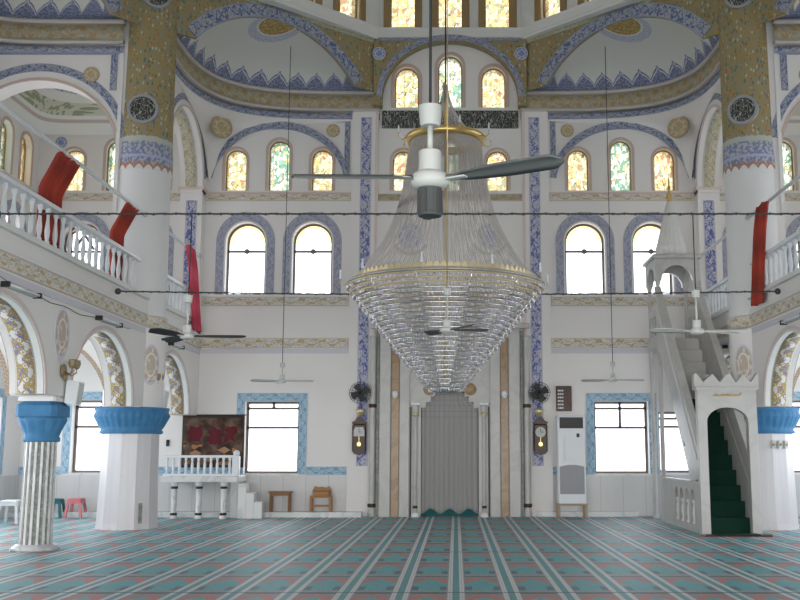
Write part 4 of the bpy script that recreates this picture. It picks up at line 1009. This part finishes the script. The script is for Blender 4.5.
wall_fan(-1, 'left'); wall_fan(1, 'right')
def wall_clock(s, w_, face, extra):
    t = thing('pendulum_clock', 'dark walnut pendulum wall clock %s of the prayer niche, with a %s dial' % (w_, extra), 'clock', (s*2.20, YW-.117, 1.55))
    MB().bbox(-.17, .17, -.13, 0, 0, .66, .03).build('case', 'wood', t)
    MB().plate([(-.17, .66), (-.185, .70), (-.10, .74), (-.07, .80), (0, .84), (.07, .80), (.10, .74), (.185, .70), (.17, .66)], [], -.12, -.01, FX).build('crest', 'wood', t)
    MB().plate([(-.16, 0), (-.12, -.06), (0, -.09), (.12, -.06), (.16, 0)], [], -.12, -.01, FX).build('foot_apron', 'wood', t)
    o = (MB().disc(0, .46, .125, .125, -.15, -.13, FX) if face else MB().plate([(-.13, .36), (.13, .36), (.13, .50), (.09, .58), (-.09, .58), (-.13, .50)], [], -.15, -.13, FX)).build('dial', 'cream', t)
    MB().box(-.006, .006, -.156, -.15, .45, .55).build('hand', 'dark', o); MB().box(0, .07, -.156, -.15, .455, .466).build('hand', 'dark', o)
    MB().disc(0, .17, .05, .05, -.15, -.13, FX, 18).build('pendulum', 'brass', t); MB().box(-.004, .004, -.14, -.13, .2, .36).build('pendulum_rod', 'brass', t)
wall_clock(-1, 'left', False, 'white arched'); wall_clock(1, 'right', True, 'round grey')
for s, w_ in ((-1, 'left'), (1, 'right')):
    t = thing('brass_wall_lamp', 'small amber bowl lamp between wall fan and clock, %s of the prayer niche' % w_, 'wall lamp', (s*2.17, YW-.115, 2.52))
    MB().lathe([(.0, -.14), (.07, -.10), (.115, 0), (.10, .05), (.09, .05), (.10, 0), (0, -.12)], (0, -.13, 0), n=16).build('bowl', 'gilt', t); MB().bbox(-.04, .04, -.05, 0, -.06, .06, .01).build('back_plate', 'brass', t)
# ------------------------------------------------------------------ minbar (stepped pulpit)
X0, X1, Y0, Y1 = 4.77, 5.81, 19.1, 22.9
mn = thing('stepped_pulpit', 'tall white marble pulpit with a steep green-carpeted stair and fluted spire, at the right', 'pulpit', ((X0+X1)/2, Y0, 0))
ox, oy = (X0+X1)/2, Y0
def lx(x): return x-ox
def ly(y): return y-oy
hwid = (X1-X0)/2
N = 14; HT = 4.1; rise = HT/N; run = (Y1-Y0-.15)/N
for i in range(N):
    y0 = .15+i*run; z = (i+1)*rise
    MB().bbox(-hwid+.121, hwid-.121, y0, y0+run+.12 if i < N-1 else y0+run, z-rise-.06 if i else 0, z, .012).build('step', 'marble_soft', mn)
    if i < 9:
        m = MB(); m.box(-hwid+.13, hwid-.13, y0-.012, y0-.001, z-rise+.001, z+.012); m.box(-hwid+.13, hwid-.13, y0-.001, y0+run-.013, z+.001, z+.012); m.build('stair_carpet', 'green_carpet', mn)
LE = Y1-Y0
for sx in (-1, 1):
    Sx = (lambda sx: (lambda u, v, w: (sx*w, u, v)))(sx)
    # raking parapet and the smooth slab under the steps
    if sx > 0: MB().plate([(.5, .34), (.62, .14), (3.7, 3.60), (3.7, 3.88)], [], -hwid+.121, hwid-.121, SX(1)).build('stair_slab', 'marble_soft', mn)
    pa = [(.12, 1.05), (.12, 1.48), (LE-.0, 5.25), (LE, 4.0), (LE-.2, 3.80), (.5, .98)]
    MB().plate(pa, [], hwid-.11, hwid, Sx).build('parapet', 'marble_soft', mn)
    MB().plate([(.12, 1.48), (.12, 1.56), (LE, 5.33), (LE, 5.25)], [], hwid-.13, hwid+.02, Sx).build('coping', 'marble_soft', mn)
    MB().plate([(.30, 1.38), (.36, 1.50), (LE-.1, 4.92), (LE-.1, 4.82)], [], hwid, hwid+.012, Sx).build('raised_moulding', 'white', mn)
    MB().plate([(.16, .02), (.16, 1.0), (3.7, 4.3), (3.75, 3.62), (.62, .12), (.5, .02)], [], hwid-.1195, hwid-.1105, Sx).build('inner_stringer', 'marble_soft', mn)
    # base wall with a row of arched niches
    NC = (.80, 1.28, 1.76, 2.24); nh = [arch(c, .14, .62, .17, .20, 8) for c in NC]
    MB().plate([(.12, 0), (3.45, 0), (3.45, .93), (.12, .93)], nh, hwid-.10, hwid, Sx).build('base_wall', 'marble_soft', mn)
    MB().box(min(sx*(hwid-.115), sx*(hwid-.105)), max(sx*(hwid-.115), sx*(hwid-.105)), .2, 3.4, .1, .9).build('niche_back', 'marble_grey', mn)
    for c in NC: MB().lathe([(.06, 0), (.07, .03), (.04, .08), (.06, .20), (.05, .32), (.03, .38), (.06, .42), (.05, .46)], (sx*(hwid-.05), c, .141), n=8).build('niche_baluster', 'white', mn)
    MB().plate([(.12, .93), (3.5, .93), (3.5, .98), (.12, .98)], [], hwid-.12, hwid+.03, Sx).build('base_cap', 'marble_soft', mn)
    # bracket arch under the landing
    MB().plate([(2.60, 2.95), (2.30, 2.62), (1.62, 1.72), (1.50, 1.66), (1.48, 1.78), (2.1, 2.75)], [], hwid-.09, hwid-.02, Sx).build('bracket', 'marble_soft', mn)
    # door post
    MB().bbox(sx*hwid-.04 if sx < 0 else hwid-.13, sx*hwid+.13 if sx < 0 else hwid+.04, -.06, .119, 0, 2.10, .004).build('door_post', 'marble_soft', mn)
MB().plate([(-.56, 2.10), (-.56, 2.70), (.56, 2.70), (.56, 2.10), (.39, 2.10)]+arc(0, 2.10, .39, .27, 16, .02, PI-.02)+[(-.39, 2.10)], [], -.055, .115, FX).build('lintel', 'marble_soft', mn)
MB().bbox(-.60, .60, -.10, .15, 2.70, 2.76, .01).build('cornice', 'marble_soft', mn)
cre = [(-.70, 2.92), (-.70, 3.16), (-.66, 3.20)]
for i in range(4):
    c = -.525+.35*i; cre += [(c-.175+.03, 3.06), (c-.175+.05, 3.03), (c, 3.20), (c+.13, 3.05)] if 0 else []
pts = [(-.68, 2.76), (-.68, 2.98), (-.64, 3.02), (-.49, 2.85), (-.46, 2.85), (-.45, 2.88), (-.28, 3.0), (-.15, 2.85), (-.12, 2.85), (.02, 3.0), (.08, 3.0), (.19, 2.85), (.22, 2.85), (.36, 3.0), (.50, 2.85), (.53, 2.85), (.66, 3.02), (.68, 2.98), (.68, 2.76)]
MB().plate([(x*.9, z) for x, z in pts], [], -.07, .12, FX).build('crenellation', 'marble_soft', mn)
gl = MB(); rnd = random.Random(3); x = -.26
while x < .27:
    w_ = rnd.uniform(.03, .07); gl.tube([(x, -.06, 2.60+rnd.uniform(-.01, .02)), (x+w_*.5, -.06, 2.59+rnd.uniform(-.015, .015)), (x+w_, -.06, 2.60+rnd.uniform(-.01, .03))], .009, 5); 
    if rnd.random() < .6: gl.tube([(x+w_*.6, -.06, 2.60), (x+w_*.7, -.06, 2.65)], .008, 5)
    x += w_*.9
gl.tube([(-.27, -.06, 2.585), (0, -.06, 2.58), (.27, -.06, 2.59)], .006, 5)
gl.build('gilt_inscription', 'brass', mn)
# kiosk over the landing
KY0, KY1 = LE, LE+1.15
MB().bbox(-hwid+.0, hwid-.0, KY0, KY1, HT-.16, HT, .02).build('landing', 'marble_soft', mn)
for sx in (-1, 1):
    for y in (KY0+.07, KY1-.07):
        MB().lathe([(.075, 0), (.08, .1), (.055, .14), (.05, 3.5), (.06, 3.9), (.06, HT-.16)], (sx*(hwid-.08), y, 0), n=12).build('support_post', 'marble_soft', mn)
        MB().lathe([(.055, 0), (.055, .05), (.042, .10), (.042, 1.25), (.055, 1.30), (.07, 1.40)], (sx*(hwid-.08), y, HT), n=12).build('canopy_post', 'marble_soft', mn)
    MB().plate(rect(KY0+.1, KY1-.1, HT, HT+.75), [arch(KY0+.3+i*.27, HT+.12, HT+.5, .08, .1, 8) for i in range(3)], hwid-.1, hwid-.04, SX(sx)).build('landing_parapet', 'marble_soft', mn)
KT = HT+1.40
for sx in (-1, 1):
    MB().plate([(KY0, KT-.02), (KY0+.12, KT-.02)]+arc((KY0+KY1)/2, KT-.02, (KY1-KY0)/2-.12, .36, 16)[::-1]+[(KY1-.12, KT-.02), (KY1, KT-.02), (KY1, KT+.5), (KY0, KT+.5)], [], hwid-.13, hwid-.01, SX(sx)).build('canopy_arch', 'marble_soft', mn)
for y in (KY0, KY1-.12):
    MB().plate([(-hwid+.13, KT-.02)]+arc(0, KT-.02, hwid-.16, .36, 16)[::-1]+[(hwid-.13, KT-.02), (hwid-.13, KT+.5), (-hwid+.13, KT+.5)], [], y, y+.12, FX).build('canopy_arch', 'marble_soft', mn)
KC = (KY0+KY1)/2
MB().bbox(-hwid-.05, hwid+.05, KY0-.06, KY1+.06, KT+.5, KT+.6, .03).build('canopy_cornice', 'marble_soft', mn)
MB().lathe([(.0, 0), (.36, 0), (.36, .28), (.34, .30), (.07, 1.38), (.0, 1.42)], (0, KC, KT+.6), n=96, rmod=lambda a, z: .94+.06*abs(math.sin(a*8))).build('fluted_spire', 'white', mn)
MB().lathe([(.03, 0), (.06, .03), (.03, .07), (.07, .16), (.03, .26), (.02, .30), (.045, .36), (.015, .42), (.012, .60), (.0, .66)], (0, KC, KT+1.98), n=14).build('finial', 'brass', mn)
th = thing('threshold_mat', 'dark green and brown door mat at the foot of the marble pulpit stairs', 'mat', (5.32, 18.86, 0))
MB().bbox(-.62, .62, -.17, .15, 0, .03, .01).build('wooden_sill', 'wood', th); MB().box(-.40, .40, -.175, .14, .0305, .04).build('green_strip', 'green_carpet', th)

# ------------------------------------------------------------------ preacher's platform by the left front window
ks = thing('raised_platform', 'small white balustraded platform on columns with side steps, left of the front window', 'platform', (-5.85, 24.0, 0))
LW = .86
MB().bbox(-LW-.04, LW+.04, -.28, .66, .84, .98, .02).build('deck', 'marble', ks)
for x in (-.60, -.02, .56):
    o = MB().lathe([(.09, 0), (.09, .05), (.065, .08), (.065, .72), (.09, .78), (.10, .84)], (x, -.16, 0), n=14).build('support_column', 'marble', ks)
    for z in (.07, .68): MB().lathe([(.07, 0), (.082, .01), (.082, .05), (.07, .06)], (x, -.16, z), n=14).build('dark_collar', 'dark', o)
MB().bbox(.66, .86, .05, .64, 0, .84, .01).build('back_pier', 'marble', ks)
MB().bbox(-LW, LW, -.26, -.17, .98, 1.03, .01).build('base_rail', 'enamel', ks); MB().bbox(-LW-.02, LW+.02, -.27, -.16, 1.40, 1.46, .015).build('handrail', 'enamel', ks)
b0 = None
for i in range(11):
    x = -LW+.08+i*(2*LW-.25)/10
    if b0 is None: b0 = MB().lathe([(.03, 0), (.035, .02), (.022, .06), (.036, .14), (.03, .24), (.02, .29), (.034, .33), (.03, .37)], n=8).build('baluster', 'enamel', ks, (x, -.215, 1.03))
    else: b = b0.copy(); COL.objects.link(b); b.parent = ks; b.location = (x, -.215, 1.03)
o = MB().bbox(LW-.10, LW+.06, -.30, -.12, .98, 1.44, .015).build('newel_post', 'enamel', ks); MB().ball((LW-.02, -.21, 1.50), .08, 12, 8).build('newel_ball', 'enamel', o)
for i in range(3):
    MB().bbox(LW+.04+i*.19, LW+.04+(i+1)*.19, -.20, .12, 0, .80-.21*i, .008).build('side_step', 'marble', ks)
# tapestry
def tap():
    m = Mat('dark_pictorial_weave', 0.9); x, y, z = m.xyz(); v = m.vec(x*1.0, z*1.0)
    n = m.noise(3.2, v, 4); vv = m.voro(7.0, m.vec(x*1.0, z*1.6), col=True); c = m.ramp(n, [(0.36, (0.030, 0.022, 0.020)), (0.5, (0.085, 0.05, 0.035)), (0.62, (0.14, 0.10, 0.075))])
    c = m.mix(vv.gt(0.86)*z.lt(.55), c, (0.34, 0.17, 0.07))
    wob = (m.noise(6.0, v, 3)-0.5)*0.5
    for x0, x1, z0, z1 in ((-.10, .22, .55, .98), (-.62, -.30, .62, 1.0), (.30, .58, .60, 1.0)):
        c = m.mix((x+wob).gt(x0)*(x+wob).lt(x1)*(z+wob).gt(z0)*(z+wob).lt(z1), c, (0.10, 0.014, 0.02))
    for x0, z0 in ((-.42, .34), (.28, .42), (-.05, .22), (.50, .20)):
        c = m.mix(((x-x0).abs()*2.2+(z-z0).abs()*4.0).lt(.34), c, (0.34, 0.20, 0.12))
    c = m.mix((x.abs().gt(.72)).mx(z.lt(.05)).mx(z.gt(1.20)), c, (0.055, 0.045, 0.04))
    return m.col(c)
M['tapestry'] = tap()
P = [[(-.76+1.52*i/30, .012*math.sin(i*.9+j*.3), 1.26*j/10) for i in range(31)] for j in range(11)]
tp = MB().grid(P).build('wall_tapestry', 'tapestry', None, (-5.78, YW-.06, 1.16), recalc=False); tp.modifiers.new('t', 'SOLIDIFY').thickness = .012
tag(tp, 'dark red and brown pictorial tapestry hanging on the wall behind the small platform', 'tapestry')
MB().tube([(-.80, 0, 1.27), (.80, 0, 1.27)], .014, 6).build('hanging_rod', 'wood', tp)
# low wooden table and chair on the plinth
t = thing('low_table', 'low reddish wooden side table on the plinth under the left front window', 'table', (-4.06, 24.42, .121))
MB().bbox(-.27, .27, -.16, .16, .44, .48, .01).build('tabletop', 'wood_mid', t); MB().box(-.23, .23, -.13, .13, .38, .439).build('apron', 'wood_mid', t)
for x in (-.22, .22):
    for y in (-.12, .12): MB().bbox(x-.02, x+.02, y-.02, y+.02, 0, .44, .004).build('leg', 'wood_mid', t)
t = thing('wooden_stool_chair', 'orange-brown wooden armless chair with a curved low back, right of the small side table', 'chair', (-3.08, 24.40, .121))
MB().bbox(-.26, .26, -.12, .12, .33, .38, .015).build('seat', 'wood_light', t)
for x in (-.23, .23):
    for y in (-.09, .09): MB().bbox(x-.03, x+.03, y-.025, y+.025, 0, .33, .006).build('leg', 'wood_light', t)
MB().plate([(-.22, .38), (-.22, .50), (-.17, .60), (-.08, .57), (0, .58), (.10, .56), (.18, .60), (.23, .50), (.23, .38)], [], .07, .11, FX).build('back_board', 'wood_light', t)
MB().bbox(-.24, .24, -.10, .10, .12, .16, .006).build('stretcher', 'wood_light', t)
MB().bbox(-.20, .20, -.11, .06, .382, .50, .03).build('folded_cushion', 'wood_light', t)
# plastic stools
def stool(name, loc, label, mat, h, w_):
    t = thing(name, label, 'stool', loc)
    MB().bbox(-w_, w_, -w_, w_, h-.035, h, .02).build('seat', mat, t)
    for x in (-1, 1):
        for y in (-1, 1):
            a, b = w_-.03, w_+.03
            m = MB(); m.hexa([(x*b-.03, y*b-.02, 0), (x*b+.03, y*b-.02, 0), (x*b+.03, y*b+.02, 0), (x*b-.03, y*b+.02, 0), (x*a-.03, y*a-.02, h-.035), (x*a+.03, y*a-.02, h-.035), (x*a+.03, y*a+.02, h-.035), (x*a-.03, y*a+.02, h-.035)]); m.build('leg', mat, t)
    m = MB()
    for sgn in (-1, 1): m.box(-w_+.02, w_-.02, sgn*w_-.01, sgn*w_+.01, h-.12, h-.04); m.box(sgn*w_-.01, sgn*w_+.01, -w_+.02, w_-.02, h-.12, h-.04)
    m.build('skirt', mat, t)
M['stool_red'] = soft('faded_red_plastic', (0.62, 0.20, 0.22), None, 3, 0.45); M['stool_teal'] = soft('dark_teal_plastic', (0.02, 0.14, 0.16), None, 3, 0.45)
stool('plastic_stool', (-9.52, 22.2, 0), 'white plastic stool behind the fluted column at the left edge', 'enamel', .50, .19)
stool('plastic_stool', (-9.33, 24.2, 0), 'dark teal plastic stool against the far wall, beside the red stool', 'stool_teal', .44, .13)
stool('plastic_stool', (-8.85, 24.15, 0), 'faded red plastic stool against the far wall between column and pillar', 'stool_red', .45, .16)
# ------------------------------------------------------------------ floor-standing air conditioner and display board
t = thing('pine_stand', 'low pale pine stand under the white floor air conditioner', 'stand', (2.90, 24.2, 0))
MB().bbox(-.36, .36, -.18, .22, .28, .33, .01).build('top_board', 'pine', t)
for x in (-.32, .32):
    for y in (-.15, .19): MB().bbox(x-.03, x+.03, y-.025, y+.025, 0, .28, .004).build('leg', 'pine', t)
t = thing('floor_air_conditioner', 'tall white floor-standing air conditioner right of the prayer niche, under the red digit board', 'air conditioner', (2.90, 24.2, .331))
MB().bbox(-.33, .33, -.17, .20, 0, 2.06, .025).build('cabinet', 'enamel', t)
MB().plate(rect(-.28, .28, 1.76, 2.02), [], -.182, -.1701, FX).build('air_outlet', 'dark', t)
for i in range(4): MB().bbox(-.27, .27, -.19, -.1825, 1.79+.055*i, 1.80+.055*i, .001).build('louvre', 'fan_grey', t)
MB().bbox(.12, .19, -.178, -.1701, 1.55, 1.64, .003).build('display', 'dark', t)
MB().plate(rect(-.29, .29, .22, .86)[:2]+[(.29, .86), (.1, .90), (-.1, .90), (-.29, .86)], [], -.18, -.1701, FX).build('intake_grille', 'grille', t)
MB().bbox(-.20, -.14, -.178, -.1701, 1.0, 1.55, .002).build('trim_strip', 'white', t)
t = thing('digit_board', 'dark electronic board with white letter rows and red digits, above the air conditioner', 'display board', (2.80, YW-.06, 2.52))
MB().bbox(-.19, .19, -.02, .06, 0, .62, .01).build('case', 'wood', t)
for i in range(6):
    m = MB(); x = -.15
    for L in ((.03, .05, .03), (.04, .03, .04), (.05, .03, .03))[i % 3]: m.box(x, x+L, -.025, -.0201, .06+i*.085, .10+i*.085); x += L+.012
    m.build('letter_row', 'white', t)
M['led'] = soft('red_led_glass', (0.25, 0.015, 0.02), (0.12, 0.01, 0.01), 30, 0.3)
def digit(m, x, z, segs, w_=.03, h=.055, t_=.007):
    R_ = {'a': (0, w_, h-t_, h), 'd': (0, w_, 0, t_), 'g': (0, w_, h/2-t_/2, h/2+t_/2), 'f': (0, t_, h/2, h), 'b': (w_-t_, w_, h/2, h), 'e': (0, t_, 0, h/2), 'c': (w_-t_, w_, 0, h/2)}
    for c in segs: a, b, p, q = R_[c]; m.box(x+a, x+b, -.0245, -.0201, z+p, z+q)
for i in range(6):
    m = MB(); ds = ['abcdef', 'bc', 'abged', 'abgcd', 'fgbc', 'afgcd', 'afgedc', 'abc', 'abcdefg', 'abcdfg']
    for k in range(3): digit(m, .03+k*.045, .055+i*.085, ds[(i*3+k*2) % 10])
    m.build('red_digits', 'led', t)
# ------------------------------------------------------------------ small wall fittings
def tube_light(s, y, z, label, L=1.1):
    t = thing('tube_light', label, 'tube light', (s*(XA-.0), y, z))
    MB().bbox(min(0, -s*.07), max(0, -s*.07), -L/2, L/2, -.03, .03, .008).build('batten', 'cream', t)
    MB().tube([(-s*.10, -L/2+.04, 0), (-s*.10, L/2-.04, 0)], .02, 8).build('tube', 'enamel', t)
    for y_ in (-L/2-.01, L/2-.03): MB().bbox(-.125 if s > 0 else 0, 0 if s > 0 else .125, y_, y_+.05, -.04, .04, .005).build('end_cap', 'dark', t)
def onside(px, s):
    k = abs(px-456)/F; return (XA+(CAMX if s < 0 else -CAMX))/k/math.cos(PITCH)*.985
tube_light(-1, 18.0, 3.97-.10, 'tube light above the second arch of the left arcade'); tube_light(-1, 14.3, 3.95-.1, 'tube light above the nearest arch of the left arcade')
tube_light(-1, 22.4, 3.9, 'tube light above the far arch of the left arcade, behind the fan blade', .9)
tube_light(1, 17.6, 3.87, 'tube light above the second arch of the right arcade'); tube_light(1, 22.6, 3.85, 'tube light above the far arch of the right arcade, over the pulpit gate', .9)
def speaker(y, label):
    t = thing('wall_speaker', label, 'speaker', (-XA, y, 2.50 if y < 18 else 2.66)); t.scale = (.8, .85, .82)
    MB().hexa([(.03, -.17, -.22), (.25, -.14, -.27), (.25, .14, -.27), (.03, .17, -.22), (.06, -.17, .24), (.30, -.14, .19), (.30, .14, .19), (.06, .17, .24)]).build('cabinet', 'enamel', t)
    MB().bbox(0, .06, -.04, .04, -.06, .06, .01).build('bracket', 'dark', t)
    MB().hexa([(.252, -.12, -.24), (.262, -.12, -.24), (.262, .12, -.24), (.252, .12, -.24), (.30, -.12, .16), (.31, -.12, .16), (.31, .12, .16), (.30, .12, .16)]).build('grille', 'cream', t)
speaker(16.35, 'white box speaker above the fluted column on the left arcade'); speaker(21.25, 'white box speaker beside the big left pillar above its blue capital')
def sconce(y, z, label):
    t = thing('gilt_sconce', label, 'sconce', (-XA, y, z))
    MB().lathe([(0, 0), (.10, .01), (.12, .04), (.05, .06), (0, .06)], axis='x', n=14).build('wall_rose', 'old_brass', t)
    for dy in (-.10, .10):
        o = MB().tube([(.04, 0, 0), (.14, dy*.6, -.07), (.20, dy, -.02), (.20, dy, .04)], .012, 6).build('arm', 'old_brass', t)
        MB().lathe([(.02, 0), (.045, .02), (.065, .09), (.05, .13), (.06, .14)], (.20, dy, .04), n=10).build('shade', 'old_brass', o)
    MB().ball((.06, 0, -.10), .04, 8, 6, (1, 1, 1.6)).build('drop', 'old_brass', t)
sconce(16.1, 2.82, 'gilt twin wall sconce above the speaker by the fluted column'); sconce(20.75, 2.95, 'gilt twin wall sconce above the speaker by the big left pillar')
cb = MB().tube([(-XA+.012, 12.6+i*.26, 4.0-.16*math.sin(i*.1)-.02*math.sin(i*1.3)) for i in range(27)], .006, 5)
tag(cb.build('wall_cable', 'iron'), 'thin loose grey cable running along the left wall over the arches', 'cable')
for i in range(3):
    a = math.radians(-90+i*13.0); R_ = .60
    t = thing('socket_box', ['left', 'middle', 'right'][i]+' of the three cream socket boxes on the right pillar below its blue capital', 'socket', (6.50+R_*math.cos(a), 20.85+R_*math.sin(a), 1.60), None, a+PI/2)
    MB().bbox(-.045, .045, -.05, .0, 0, .16, .008).build('box', 'cream', t); MB().lathe([(0, -.06), (.03, -.06), (.03, -.05)], (0, 0, .08), n=12, axis='y').build('socket_face', 'pine', t)
for px, w_ in ((168, 'left of the dark tapestry'), (570-12, '')):
    if w_:
        x_, z_ = at(px, 443, YW); t = thing('coat_hook', 'small grey hook on the front wall '+w_, 'hook', (x_, YW, z_))
        MB().bbox(-.04, .04, -.03, 0, -.08, .08, .01).build('plate', 'fan_grey', t); MB().tube([(0, -.03, .03), (0, -.08, .0), (0, -.09, .06)], .012, 6).build('prong', 'fan_grey', t)
